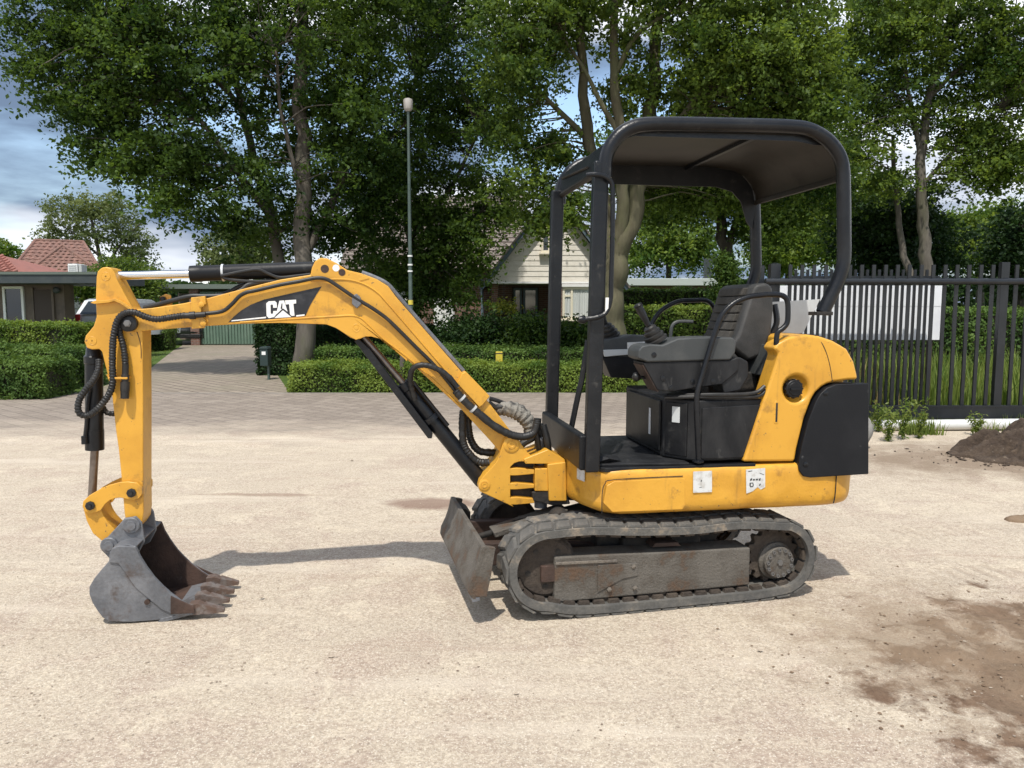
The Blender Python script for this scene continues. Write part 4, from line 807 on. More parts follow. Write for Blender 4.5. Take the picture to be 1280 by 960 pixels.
# ------------------------------------------------------------------ street furniture
Yl = 15.2; p0, p1 = W(514.5, 470, Yl), W(514, 138, Yl)
lp = empty('street_lamp', (p0[0], Yl, 0), 0, 'slim green lamp post with pale cylindrical head before the trees', 'street lamp')
M_POLE = mat('green_pole_paint', (.050, .078, .066), .5, col2=(.075, .10, .09), scale=3)
e = MB(); e.lathe((0, 0, 0), (0, 0, 9), [(0, .060), (.9, .060), (.95, .040), (float(p1[2])*.6, .034), (float(p1[2]), .026)], 16); pl_ = e.build('pole', M_POLE, lp)
hz0 = float(p1[2]); e = MB(); e.lathe((0, 0, hz0-.02), (0, 0, 9), [(0, .045), (.03, .072), (.05, .084), (.19, .090), (.225, .084), (.24, .05), (.25, .02)], 20); e.build('lamp_head', mat('pale_lamp_plastic', (.40, .375, .35), .4, col2=(.30, .28, .26), scale=20, stretch=(1, 1, .1)), lp)
for py, nm in ((378, 'yellow_band'),):
    z = float(W(514, py, Yl)[2]); e = MB(); e.lathe((0, 0, z-.045), (0, 0, 9), [(0, .049), (.09, .049)], 14); e.build(nm, mat('yellow_band_paint', (.60, .48, .06), .5), lp)
e = MB()
for py in (321, 332, 340): z = float(W(514, py, Yl)[2]); e.lathe((0, 0, z), (0, 0, 9), [(0, .050), (.03, .050)], 12)
e.build_each('strap_clip', BM['white'], lp)
Ym = 16.0; q = W(332, 446, Ym); mb_ = empty('letterbox', (q[0], Ym, 0), 0, 'dark green letterbox with white label on a post beside the driveway', 'letterbox')
e = MB(); e.box(-.085, .085, -.12, .12, .30, float(W(332, 436, Ym)[2])); bx_ = e.build('box', mat('dark_green_box', (.018, .036, .034), .45), mb_, bevel=.015)
zt = float(W(332, 436, Ym)[2]); e = MB(); e.prism([(-.095, zt), (.095, zt), (.07, zt+.045), (-.07, zt+.045)], -.13, .13); e.build('lid', bx_.data.materials[0], mb_, bevel=.006)
e = MB(); e.box(-.040, .040, -.124, -.1205, zt-.12, zt-.05); e.build('label', BM['white'], mb_)
e = MB(); e.box(.035, .075, -.03, .03, 0, .30); e.build('post', M_POLE, mb_)
Yk = 15.4; q = W(624, 446, Yk); mk = empty('marker_post', (q[0], Yk, 0), 0, 'small yellow marker box on a post above the low hedge', 'marker post')
e = MB(); e.box(-.07, .07, -.05, .05, .42, .63); e.build('marker', mat('marker_yellow', (.60, .47, .04), .5, col2=(.45, .36, .06), scale=20), mk, bevel=.01)
e = MB(); e.box(-.072, .072, -.052, .052, .585, .605); e.build('marker_stripe', BM['door'], mk)
e = MB(); e.rod((0, 0, 0), (0, 0, .42), .03, 8); e.build('post', M_POLE, mk)
q = W(505, 465, 13.9); st_ = empty('wooden_stake', (q[0], 13.6, 0), 0, 'short weathered stake poking out of the street hedge', 'stake')
e = MB(); e.lathe((0, 0, 0), (.02, 0, 1), [(0, .05), (.5, .045), (.64, .04), (.66, .02)], 9); e.build('stake', BARK, st_)

# ------------------------------------------------------------------ gate, fence, panels
M_GATE = mat('anthracite_gate_paint', (.0075, .0095, .0125), .35, col2=(.013, .015, .019), scale=6)
Yt = 9.6; tx = lambda px: float(W(px, 420, Yt)[0]); tz = lambda py: float(W(640, py, Yt)[2])
gt = empty('sliding_gate', (tx(1100), Yt, 0), 0, 'front dark sliding gate with round top rail and tall bars', 'gate'); o6 = np.array(gt.location)
barm = MB(); barm.box(-.021, .021, -.012, .012, 0, 1); barme = raw(barm.v, barm.f); barme.materials.append(M_GATE)
def bars(root, xs_, y, z0, z1, me=barme, s=1.0):
    for x in xs_:
        o = bpy.data.objects.new('bar', me); COL.objects.link(o); o.parent = root; o.location = (x-root.location[0], y-root.location[1], z0); o.scale = (s, 1, z1-z0)
ztop, zbot = tz(331), tz(512)
bars(gt, np.arange(tx(985), 9.6, .1475), Yt, zbot, ztop)
e = MB(); e.rod((tx(953), Yt-.045, tz(352)), (9.7, Yt-.045, tz(352)), .040, 16); e.build('top_rail', M_GATE, gt).location = -Vector(o6)
e = MB(); e.box(tx(960), 9.7, Yt-.05, Yt+.05, tz(523), tz(507)); e.box(tx(960), 9.7, Yt-.055, Yt-.0505, tz(509), tz(506)); e.build('bottom_beam', M_GATE, gt, bevel=.006).location = -Vector(o6)
e = MB()
for px in (1250,): e.box(tx(px)-.05, tx(px)+.05, Yt-.035, Yt+.035, zbot, ztop+.03)
e.build('gate_stile', M_GATE, gt, bevel=.004).location = -Vector(o6)
for k, px in enumerate((955.5, 973.5)):
    r_ = empty('gate_post', (tx(px), Yt+.25, 0), 0, ('thin' if k == 0 else 'thick')+' dark guide post at the left end of the gate', 'gate post')
    w2 = .045 if k == 0 else .062; e = MB(); e.box(-w2, w2, -w2, w2, 0, ztop+(.02 if k else -.0)); e.box(-w2-.01, w2+.01, -w2-.01, w2+.01, 0, .03); e.build('post', M_GATE, r_, bevel=.006)
    e = MB(); e.add([(-w2, -w2, 0), (w2, -w2, 0), (w2, w2, 0), (-w2, w2, 0), (0, 0, .02)], [(0, 1, 4), (1, 2, 4), (2, 3, 4), (3, 0, 4)]); e.build('post_cap', M_GATE, r_).location = (0, 0, ztop+(.022 if k else .002))
Yf2 = 10.15; fx2 = lambda px: float(W(px, 420, Yf2)[0]); fz2 = lambda py: float(W(640, py, Yf2)[2])
fn = empty('fence_panel', (fx2(1080), Yf2, 0), 0, 'rear dark bar fence standing just behind the sliding gate', 'fence')
bars(fn, np.arange(fx2(992), fx2(1163), .1475*Yf2/Yt), Yf2, .08, fz2(337), s=.78)
e = MB(); e.box(fx2(985)-fn.location[0], fx2(1170)-fn.location[0], -.02, .02, fz2(349), fz2(345)); e.build('top_rail', M_GATE, fn); e = MB(); e.box(fx2(985)-fn.location[0], fx2(1170)-fn.location[0], -.02, .02, .10, .15); e.build('bottom_rail', M_GATE, fn)
Yw = 10.55; wx = lambda px: float(W(px, 420, Yw)[0]); wz = lambda py: float(W(640, py, Yw)[2])
wb = empty('white_board', (wx(1080), Yw, 0), 0, 'long white board fixed behind the bars of the gate', 'board')
M_WB = mat('white_board_paint', (.74, .76, .78), .5, col2=(.68, .70, .73), scale=2)
for i, (a, b, dy) in enumerate(((357, 383, 0), (382.9, 425, .004))):
    e = MB(); e.box(wx(972)-wb.location[0], wx(1176)-wb.location[0], dy, dy+.02, wz(b), wz(a)); e.build('board_strip', M_WB, wb, bevel=.003)
for px in (990, 1165):
    e = MB(); e.box(wx(px)-wb.location[0]-.03, wx(px)-wb.location[0]+.03, .035, .08, 0, wz(360)); e.build('batten', BM['door'], wb)
e = MB(); y_ = Yt-.22; x0_ = float(W(1092, 530, y_)[0]); pts = [(x, y_+.02*sin(x*1.1), .070+.006*sin(x*2.3)) for x in np.linspace(x0_, 9.5, 14)]
e.tube(pts, .066, 16, 3); pp = e.build('plastic_pipe', mat('white_plastic_pipe', (.66, .67, .66), .35, col2=(.50, .49, .46), scale=4), None); tag(pp, 'long white plastic pipe lying along the foot of the gate', 'pipe')
# weeds
def weed(loc, h, ns, sp, label):
    r = empty('weed', (loc[0], loc[1], 0), 0, label, 'weed', None); s = MB(); PP = []
    for i in range(ns):
        a = rng.random()*6.28; l = sp*(.3+rng.random()*.8); hh = h*(.55+.5*rng.random()); P = np.array([(0, 0, 0), (cos(a)*l*.3, sin(a)*l*.3, hh*.5), (cos(a)*l, sin(a)*l, hh)]); s.tube(P, [.004, .002], 5, 4); S_ = spline(P, 8)
        for p in S_[2:]: PP += [p+rng.standard_normal(3)*.020 for _ in range(2)]
    s.build('stems', LM['weed'], r); v, q, t = leaves(np.array(PP), .055, .3, .32); link('leaves', fast_mesh(v, q, t), LM['weed'], r, smooth=False)
for i, (px, py, h, ns, sp, lb) in enumerate(((1110, 552, .42, 9, .16, 'leafy weed closest to the black side panel, by the pipe end'), (1128, 549, .46, 9, .16, 'tallest bushy weed growing in front of the white pipe'), (1149, 548, .45, 7, .10, 'narrow weed just right of the tallest weed at the pipe'), (1219, 544, .26, 8, .14, 'spreading weed by the pipe near the dirt heap'), (1098, 540, .36, 8, .12, 'weed half hidden beside the grey boulder'))):
    p = G(px, py); weed(p, h, ns, sp, lb)
# boulder and dirt heap
def heap(name, label, cx, cy, a, b, h, m, n=50, rough=.25, cat='heap', seed=0):
    xs_ = np.linspace(-1, 1, n); Xg, Yg_ = np.meshgrid(xs_, xs_); R = np.hypot(Xg, Yg_)+.22*vn(Xg*3+seed, Yg_*3, 1)
    Z = h*np.clip(1-R**2, 0, None)**.8; Z = Z*(1+1.4*rough*vn(Xg*5+seed, Yg_*5, 1))+rough*.35*h*(vn(Xg*14, Yg_*14+seed, 1)+.6*vn(Xg*28, Yg_*28, 1))*np.clip((1-R)*4, 0, 1)
    Z = np.where(R > 1, -.05, np.maximum(Z, -.02))
    co = np.stack([Xg*a, Yg_*b, Z], -1).reshape(-1, 3); i = np.arange(n*n).reshape(n, n); q = np.stack([i[:-1, :-1], i[:-1, 1:], i[1:, 1:], i[1:, :-1]], -1).reshape(-1, 4)
    o = link(name, fast_mesh(co, q), m, ang=0); o.location = (cx, cy, 0); return tag(o, label, cat)
M_SOIL = mat('dark_soil', (.042, .028, .019), .98, col2=(.085, .060, .041), scale=7, lo=.4, hi=.65, bump=1.0, bscale=35, col3=(.20, .16, .12), s3=16, lo3=.62, hi3=.72, fine=.3)
p = G(1300, 590); heap('dirt_heap', 'dark brown heap of soil at the right edge near the gate', 5.60, 7.75, 1.1, .62, .23, M_SOIL, 150, 1.2)
pebbles('soil_crumbs', 'loose dark crumbs of soil round the foot of the heap', 1500, samp3, .005, .034, M_SOIL)
p = G(1150, 645); heap('dirt_clod', 'flat brown clod of earth on the ground right of the tracks', p[0]+.75, p[1]-.1, .20, .07, .035, M_CLOD, 30, .5, 'clod', 4)
e = MB(); rg = []
for i in range(9):
    t = i/8; r = .26*math.sqrt(max(0, 1-(2*t-1)**2*.92))*(1-.15*t); rg.append([((r*(1+.10*sin(k*1.7+i)))*cos(2*pi*k/18)*.8, r*sin(2*pi*k/18), t*.46-.03) for k in range(18)])
e.loft(rg); bo_ = e.build('boulder', mat('grey_boulder_stone', (.30, .29, .265), .9, col2=(.22, .21, .19), scale=7, bump=.5, bscale=25), None, ang=0); p = G(1074, 562); bo_.location = (p[0]-.02, p[1]+.15, 0); tag(bo_, 'grey rounded boulder peeking out behind the black side panel', 'boulder')
def stone_at(px, py, s, i):
    p = G(px, py); v = ico_v*(1+.4*(rng.random((7, 1))-.5))*np.array([s, s*.75, s*.6]); o = link('stone', raw(v, ico_f), M_PEB, ang=60); o.location = (p[0], p[1], s*.18); return o
for px, py, s, lb in ((327, 747, .018, 'dark pebble right of the bucket teeth'), (414, 822, .016, 'small pebble on open ground midway below the boom shadow'), (645, 868, .012, 'tiny bluish stone on the ground below the front idler'), (950, 814, .016, 'pale stone on the ground below the rear of the track'), (440, 576, .02, 'dark leaf sized pebble behind the boom on the open yard')):
    tag(stone_at(px, py, s, 0), lb, 'stone')
# ------------------------------------------------------------------ the excavator
EX = empty('mini_excavator', tuple(ORIGIN), YAW_TRACK, 'small yellow tracked excavator with black canopy parked on the sandy yard', 'excavator')
RH = YAW_HOUSE - YAW_TRACK
def hp(mb, name, m, parent=None, **k):
    """a part of the slewing upper structure"""
    return mb.build(name, MAT[m], parent or EX, rz=(0 if parent else RH), **k)
def up_(mb, name, m, parent=None, **k):
    """a part of the undercarriage"""
    return mb.build(name, MAT[m], parent or EX, **k)
def inset(pts, d):
    n = len(pts); out = []
    for i in range(n):
        a, b, c = np.array(pts[i-1]), np.array(pts[i]), np.array(pts[(i+1) % n])
        t = (c - a)/(np.linalg.norm(c - a)+1e-9); out.append(tuple(b + np.array([-t[1], t[0]])*d))
    return out
def vnoise(p, s):
    x, y, z = p[0]*s, p[1]*s, p[2]*s
    return (sin(x*1.7+y*2.3+1.1)*cos(z*2.9+x*.7) + .6*sin(x*3.9-z*4.3+y*1.9+.6) + .35*sin(x*8.3+y*5.1+z*7.7))/1.95

# ---------- undercarriage
FC, FR_, RC, RR_ = (-0.655, 0.245), 0.178, (0.590, 0.212), 0.170      # belt centre line
def track_path(n=240):
    P = arc(FC[0], FC[1], FR_, 92, 270, 26)
    P = [p for p in P if True]
    P += [(-0.50, 0.036), (-0.2, 0.031), (0.2, 0.031), (0.45, 0.031)]
    P += arc(RC[0], RC[1], RR_, -88, 80, 24)
    P += [(0.35, 0.405), (0.1, 0.396), (-0.2, 0.408), (-0.45, 0.428)]
    Q = spline([(a, 0, b) for a, b in P], 4, True)
    d = np.r_[0, np.cumsum(np.linalg.norm(np.roll(Q, -1, 0) - Q, axis=1))]
    s = np.linspace(0, d[-1], n, endpoint=False); Q2 = np.vstack([Q, Q[:1]])
    return np.stack([np.interp(s, d, Q2[:, 0]), np.interp(s, d, Q2[:, 2])], 1), d[-1]
TP, TLEN = track_path()
TT = np.roll(TP, -1, 0) - np.roll(TP, 1, 0); TT /= np.linalg.norm(TT, axis=1)[:, None]
TN = np.stack([TT[:, 1], -TT[:, 0]], 1)                       # sign fixed below
if (TN[np.argmax(TP[:, 1])][1]) < 0: TN = -TN
def frame_at(s):
    i = (s/TLEN*len(TP)) % len(TP); j = int(i); k = (j+1) % len(TP); t = i-j
    p = TP[j]*(1-t)+TP[k]*t; tg = TT[j]*(1-t)+TT[k]*t; tg /= np.linalg.norm(tg); nn = TN[j]*(1-t)+TN[k]*t; nn /= np.linalg.norm(nn)
    return p, tg, nn
lug_mesh = None
def lug_shape():
    # raised rubber bar across the belt with a bevelled crown; x along belt, y across, z outwards
    mb = MB(); a, b = .043, .032
    def bar(y0, y1, x0, x1):
        v = []
        for y, xo in ((y0, x0), (y1, x1)):
            v += [(xo-a, y, 0), (xo+a, y, 0), (xo+b, y, .011), (xo-b, y, .011)]
        mb.add(v, [(0,1,2,3), (7,6,5,4), (0,4,5,1), (1,5,6,2), (2,6,7,3), (3,7,4,0)])
    bar(-.113, -.012, .016, -.012); bar(.012, .113, -.012, .016)
    return mb
def build_track(vc, sgn):
    belt = MB(); rings = []
    for p, t, n in zip(TP, TT, TN):
        ring = []
        for (v, h) in ((-.115, -.018), (-.116, .018), (-.106, .024), (.106, .024), (.116, .018), (.115, -.018)):
            q = p + n*h; ring.append((q[0], vc+v, q[1]))
        rings.append(ring)
    rings.append(rings[0]); belt.loft(rings, cap=False)
    tr = up_(belt, 'rubber_track', 'rubber', ang=30)
    me = raw(*[(m.v, m.f) for m in [lug_shape()]][0]); me.materials.append(MAT['rubber']); me.shade_smooth(); me.set_sharp_from_angle(angle=radians(25))
    N = 40
    from mathutils import Matrix
    for i in range(N):
        p, t, n = frame_at(TLEN*i/N)
        o = bpy.data.objects.new('track_lug', me); COL.objects.link(o); o.parent = tr
        q = p + n*.0232
        t3 = np.array([t[0], 0, t[1]]); n3 = np.array([n[0], 0, n[1]]); y3 = np.cross(n3, t3)
        o.matrix_basis = Matrix(((t3[0], y3[0], n3[0], q[0]), (t3[1], y3[1], n3[1], vc), (t3[2], y3[2], n3[2], q[1]), (0, 0, 0, 1)))
    # inner drive lugs, seen as a row of blocks between the rollers and the belt
    il = MB()
    for i in range(46):
        p, t, n = frame_at(TLEN*(i+.5)/46)
        a = p - n*.0178; b = p - n*.036
        for vv in (-.07, .06):
            v = []
            for q, hw in ((a, .030), (b, .025)):
                for dv in (-.018, .018):
                    v += [(q[0]-t[0]*hw, vc+vv+dv, q[1]-t[1]*hw), (q[0]+t[0]*hw, vc+vv+dv, q[1]+t[1]*hw)]
            il.add(v, [(0,1,3,2), (4,6,7,5), (0,4,5,1), (1,5,7,3), (3,7,6,2), (2,6,4,0)])
    up_(il, 'drive_lug', 'wheel', tr)['kind'] = 'stuff'
    # frame beam between idler and sprocket
    o_ = sgn
    f = MB()
    bu = [(-.620, .070), (-.620, .300), (.430, .272), (.430, .072)]
    f.prism(bu, vc-.075, vc+.075)
    fr = up_(f, 'track_frame', 'undergrey', bevel=.010)
    s = MB(); s.prism([(-.615, .276), (-.30, .266), (-.30, .252), (-.615, .262)], vc+sgn*.074, vc+sgn*.083); s.build('weld_rib', MAT['muddy'], fr, bevel=.003)
    s = MB(); s.prism([(-.40, .245), (-.19, .240), (-.19, .175), (-.27, .165), (-.40, .105)], vc+sgn*.0745, vc+sgn*.081); s.build('cover_plate', MAT['undergrey'], fr, bevel=.003)
    s = MB()
    for (x, z) in ((-.215, .225), (-.205, .115), (-.34, .118)): s.lathe((x, vc+sgn*.078, z), (x, vc+sgn*.2, z), [(0, .012), (.008, .012), (.010, .008)], 6)
    s.build_each('bolt', MAT['muddy'], fr)
    s = MB(); s.prism([(-.10, .300), (.06, .296), (.04, .318), (-.08, .322)], vc-.04, vc+.05); s.build('slide_pad', MAT['rust'], fr, bevel=.004)
    # idler wheel
    w_ = MB(); w_.lathe((FC[0], vc-.05, FC[1]), (FC[0], vc+.05, FC[1]), [(0, .05), (.0, .135), (.012, .150), (.030, .152), (.034, .163), (.066, .163), (.070, .152), (.088, .150), (.1, .135), (.1, .05)], 40)
    idl = up_(w_, 'idler_wheel', 'wheel')
    s = MB()
    for k in range(5):
        q = 2*pi*k/5+.9; s.lathe((FC[0]+.095*cos(q), vc+sgn*.046, FC[1]+.095*sin(q)), (FC[0]+.095*cos(q), vc+sgn*.2, FC[1]+.095*sin(q)), [(0, .014), (.006, .014)], 14)
    s.build_each('wheel_hole', MAT['dark'], idl)
    s = MB(); s.box(FC[0]-.03, FC[0]+.06, vc-.07, vc+.07, FC[1]-.07, FC[1]+.012); s.build('tension_yoke', MAT['rust'], idl, bevel=.004)
    # sprocket and drive motor
    w_ = MB(); n = 30; prof = []
    for k in range(n*2):
        q = 2*pi*k/(n*2); r = .150 if (k//2) % 2 else .128
        prof.append((RC[0]-.0+r*cos(q), RC[1]-.005+r*sin(q)))
    w_.prism(prof, vc-.02, vc+.02)
    sp = up_(w_, 'drive_sprocket', 'wheel', bevel=.003)
    hz = .178
    yh = vc - sgn*.065; s = MB(); s.lathe((.602, yh, hz), (.602, yh+sgn*2, hz), [(0, .100), (.100, .098), (.106, .088), (.112, .082), (.112, .084), (.134, .083), (.137, .079)] , 40)
    hb = s.build('drive_motor_hub', MAT['bolt'] if False else MAT['undergrey'], sp)
    s = MB()
    yb = yh + sgn*.1365
    for k in range(13):
        q = 2*pi*k/13+.2; s.lathe((.602+.069*cos(q), yb, hz+.069*sin(q)), (.602+.069*cos(q), yb+sgn*.2, hz+.069*sin(q)), [(0, .0095), (.009, .0095), (.009, .005), (.004, .005)], 10)
    s.lathe((.602, yb, hz), (.602, yb+sgn*.2, hz), [(0, .017), (.006, .017), (.006, .014), (.010, .014)], 6)
    s.build_each('hub_bolt', MAT['bolt'], sp)
    # bottom rollers
    for x in (-.36, -.08, .20):
        r = MB(); r.lathe((x, vc-.06, .088), (x, vc+.06, .088), [(0, .055), (.035, .055), (.035, .04), (.085, .04), (.085, .055), (.12, .055)], 20); up_(r, 'track_roller', 'wheel')
    return tr
build_track(-.375, -1); build_track(.375, 1)
m = MB(); m.box(-.34, .34, -.27, .27, .16, .36); m.box(-.22, .22, -.32, .32, .20, .33); up_(m, 'car_body', 'dark', bevel=.02)
m = MB(); m.lathe((0, 0, .35), (0, 0, 1), [(0, .27), (.05, .27), (.05, .25), (.09, .25), (.09, .28), (.13, .28)], 40); up_(m, 'slew_ring', 'dark')
# dozer blade: curved mouldboard with end plates
bl = MB(); prof = []
front = [(-1.030, .140), (-1.052, .175), (-1.045, .22), (-1.020, .27), (-1.002, .32), (-.993, .36), (-.985, .392)]
back = [(p[0]+.022, p[1]) for p in front][::-1]; back[0] = (-.962, .392); back[-1] = (-1.010, .138)
bl.prism(front + back, -.49, .49)
bd = up_(bl, 'dozer_blade', 'undergrey', bevel=.004, ang=50)
for s_ in (-1, 1):
    e = MB(); e.prism([(-1.026, .150), (-.962, .146), (-.940, .25), (-.925, .345), (-.918, .378), (-.945, .386), (-.972, .390), (-.990, .33), (-1.012, .26), (-1.040, .19)], s_*.462, s_*.4885); e.build('end_plate', MAT['undergrey'], bd, bevel=.003)
e = MB(); e.prism([(-.99, .36), (-.93, .365), (-.90, .345), (-.90, .30), (-.94, .26), (-1.0, .27)], .30, .46); e.build('corner_gusset', MAT['dark'], bd, bevel=.004)
e = MB(); e.prism([(-1.035, .146), (-.995, .146), (-.995, .130), (-1.030, .124)], -.489, .489); e.build('cutting_edge', MAT['steel'], bd, bevel=.002)
for s_ in (-1, 1):
    e = MB(); e.prism([(-.975, .205), (-.975, .325), (-.60, .31), (-.28, .27), (-.28, .19), (-.60, .21)], s_*.235, s_*.175); up_(e, 'blade_arm', 'rust', bevel=.005)
e = MB(); c0 = np.array((-.86, 0, .300)); c1 = np.array((-.40, 0, .400))
e.rod((-.93, 0, .285), (-.60, 0, .360), .016); e.rod((-.72, 0, .33), (-.30, 0, .415), .034)
bc = up_(e, 'blade_cylinder', 'dark')
e = MB(); e.prism([(-.835, .298), (-.455, .398), (-.435, .425), (-.447, .432), (-.845, .328)], -.08, .055); e.build('cylinder_guard', MAT['undergrey'], bc, bevel=.006)
e = MB(); e.lathe((-.50, -.16, .395), (-.50, .2, .395), [(0, .04), (.012, .055), (.07, .055), (.085, .04)], 20); up_(e, 'hydraulic_swivel', 'dark')
e = MB(); e.tube([(-.46, -.12, .41), (-.36, -.16, .43), (-.25, -.10, .40)], .02, 10); up_(e, 'undercarriage_hose', 'hose')

# ---------- upper structure: skirt and counterweight
half = [(-.450, -.10), (-.440, -.20), (-.425, -.28), (-.405, -.34), (-.385, -.385), (-.350, -.428), (-.305, -.455), (-.25, -.468)]
half += [(u, -.470) for u in np.linspace(-.18, .84, 30)]
half += [(.90, -.462), (.955, -.445), (1.0, -.415), (1.035, -.37), (1.06, -.30), (1.075, -.20), (1.08, -.10), (1.08, 0)]
plan = half + [(u, -v) for u, v in half[::-1][1:]]
plan = plan[:]                               # counter-clockwise when seen from above
rings = []
for z, d in ((.478, .075), (.480, .045), (.490, .022), (.505, .009), (.525, .002), (.55, 0), (.58, 0), (.61, 0), (.64, 0), (.665, 0), (.690, .001), (.704, .006), (.712, .016), (.714, .04)):
    rg = []
    for (u, v) in inset(plan, d):
        p = np.array((u, v, z + (.012*max(0, (-.22-u)/.25) if z < .5 else 0)))
        if v < 0:
            k = math.exp(-((u+.34)/.10)**2)*1.0 + .60*math.exp(-((u-.50)/.20)**2)*(z < .60) + .35*math.exp(-((u-.95)/.10)**2) + .12
            n = vnoise(p, 11.0)*.017*k
            r_ = math.hypot(u, v)+1e-6; p[0] += u/r_*n*.5; p[1] += v/r_*n
        rg.append(tuple(p))
    rings.append(rg)
sk = MB(); sk.loft(rings); skirt = hp(sk, 'lower_body_skirt', 'yellow_body', ang=55)
# access door and seam lines
d1 = HS([(757, 604), (770, 601), (846, 598), (855, 603), (855, 640), (760, 645)], -.474)
e = MB(); e.prism([(-.345, .552), (-.33, .640), (-.29, .660), (.055, .665), (.072, .655), (.075, .520), (.062, .503), (-.30, .505)], -.4735, -.440); e.build('access_door', MAT['yellow_body'], skirt, bevel=.004, seg=3)
e = MB(); e.tube([(-.352, -.4700, .50), (-.352, -.4712, .60), (-.338, -.4712, .648), (-.29, -.4712, .667), (.06, -.4712, .672)], .0022, 6, 4); e.build('door_seam', MAT['dark'], skirt)
e = MB(); e.tube([(.885, -.462, .498), (.890, -.4655, .53), (.893, -.4655, .60), (.895, -.4650, .70)], .003, 6, 3); e.build('counterweight_seam', MAT['dark'], skirt)
# stickers
def quad_px(pts, v, name, m, parent, th=.0015):
    q = HS(pts, v); e = MB(); e.prism(q, v, v+th); return e.build(name, MAT[m], parent)
st = quad_px([(866.5, 589.5), (890, 588.5), (890, 615), (866.5, 616)], -.4755, 'sticker', 'white', skirt)
st = quad_px([(932.5, 587), (956.5, 585), (956.5, 609), (951, 612), (947, 609), (941, 614), (933, 617)], -.4755, 'torn_sticker', 'white', skirt)
z8 = lambda x, y: (860+x/9.143, 580+y/9.143)
for nm, shapes in (('sticker_print', [[(705,215),(745,212),(752,240),(745,262),(712,266),(703,245)], [(712,170),(735,160),(732,185),(710,195)], [(742,172),(765,170),(765,188),(742,190)], [(775,170),(800,168),(800,186),(775,188)], [(810,172),(830,160),(828,190),(812,192)], [(812,240),(828,222),(832,238),(815,252)], [(690,80),(735,75),(735,82),(692,90)], [(820,100),(870,120),(868,126),(822,108)]]),
                   ('sticker_print', [[(148,186),(160,182),(158,200),(146,204)], [(130,266),(158,262),(158,268),(132,271)]])):
    e = MB()
    for s_ in shapes: e.prism(HS([z8(*q) for q in s_], -.4765), -.4765, -.4757)
    e.build_each(nm, MAT['console'], skirt)
e = MB(); e.prism(HS([z8(*q) for q in [(718,225),(738,224),(738,252),(718,254)]], -.4772), -.4772, -.4766); e.build('sticker_print', MAT['white'], skirt)
e = MB(); q = [(-.418, -.348), (-.434, -.300), (-.438, -.301), (-.422, -.350)]
e.slab([(-.4075, -.349), (-.4275, -.283), (-.4315, -.284), (-.4115, -.350)], .635, .700); e.build('sticker', MAT['white'], skirt)
# floor plate and rubber mat
e = MB(); e.slab([(-.43, -.30), (-.40, -.40), (-.33, -.455), (.45, -.462), (.45, .462), (-.33, .455), (-.43, .30)], .700, .722); hp(e, 'floor_plate', 'black', bevel=.004)
e = MB(); e.slab([(-.40, -.28), (-.36, -.41), (.10, -.452), (.12, .40), (-.38, .40)], .7225, .734); mt = hp(e, 'floor_mat', 'dusty', bevel=.003)
for i, (a, b, c, dd) in enumerate([(-.38, -.30, -.30, -.18), (-.37, -.20, -.26, -.12), (-.38, -.40, -.22, -.36)]):
    e = MB(); e.add([(a, b, .735), (c, dd, .735), (c-.01, dd+.06, .752), (a+.02, b+.05, .775), ((a+c)/2, (b+dd)/2-.03, .760), (a-.005, b+.02, .738)], [(0,1,4), (4,1,2), (0,4,3), (4,2,3), (0,3,5)]); e.build('torn_mat_flap', MAT['dusty'], mt)

# ---------- hood and rear panels
outer = [(929, 577.5), (952, 508), (973, 445), (973, 441), (967, 436), (972, 429), (987, 421), (1009, 418), (1024, 420), (1042, 426), (1059, 436), (1068, 452), (1072, 468), (1073, 474.5), (1060, 475), (1043, 477.5), (1034, 480), (1027, 484), (1020, 491), (1015, 499), (1005.6, 524), (997, 559), (994, 577)]
ho = HS(outer, -.462)
for s_ in (-1, 1):
    e = MB(); e.prism(ho, s_*.462, s_*.34); sp_ = hp(e, 'hood_side', 'yellow', bevel=.020, seg=4)
    if s_ < 0:
        hood_near = sp_
        cpt = HS([(994.5, 486)], -.462)[0]
        cut = MB(); cut.lathe((cpt[0]+.004, -.425, cpt[1]), (cpt[0]+.004, -1, cpt[1]), [(0, .050), (.008, .060), (.060, .082)], 48)
        co_ = link('cutter', raw(cut.v, cut.f), MAT['yellow'])
        bm_ = sp_.modifiers.new('dish', 'BOOLEAN'); bm_.object = co_; bm_.operation = 'DIFFERENCE'; bm_.solver = 'EXACT'
        bv_ = sp_.modifiers['bevel']; sp_.modifiers.remove(bv_); sp_.parent = None; sp_.rotation_euler = (0, 0, 0); bpy.context.view_layer.update()
        nm_ = bpy.data.meshes.new_from_object(sp_.evaluated_get(bpy.context.evaluated_depsgraph_get())); sp_.modifiers.clear(); sp_.data = nm_
        bpy.data.objects.remove(co_); nm_.shade_smooth(); nm_.set_sharp_from_angle(angle=radians(35))
        sp_.parent = EX; sp_.rotation_euler = (0, 0, RH)
        b = sp_.modifiers.new('bevel', 'BEVEL'); b.width = .018; b.segments = 4; b.limit_method = 'ANGLE'; b.angle_limit = radians(40); b.harden_normals = True; b.use_clamp_overlap = True
hc = [p for p in ho if p[0] > .60 and p[1] > 1.10]
topc = HS([(990, 440), (991, 421.5), (1009, 418), (1024, 420), (1042, 426), (1059, 436), (1068, 452), (1072, 468), (1073, 474.5)], -.462)
e = MB(); e.prism(topc + [(topc[-1][0]-.02, 1.0), (topc[0][0], 1.0)], -.345, .345); hp(e, 'engine_hood', 'yellow', bevel=.012, seg=3)
sm = HS([(1020, 419.0), (1028, 430), (1034, 444), (1038, 460), (1040.5, 477)], -.4625)
e = MB(); e.tube([(p[0], -.4618 + (.010 if i == 0 else 0), p[1]) for i, p in enumerate(sm)], .0022, 6, 4); e.build('hood_seam', MAT['dark'], hood_near)
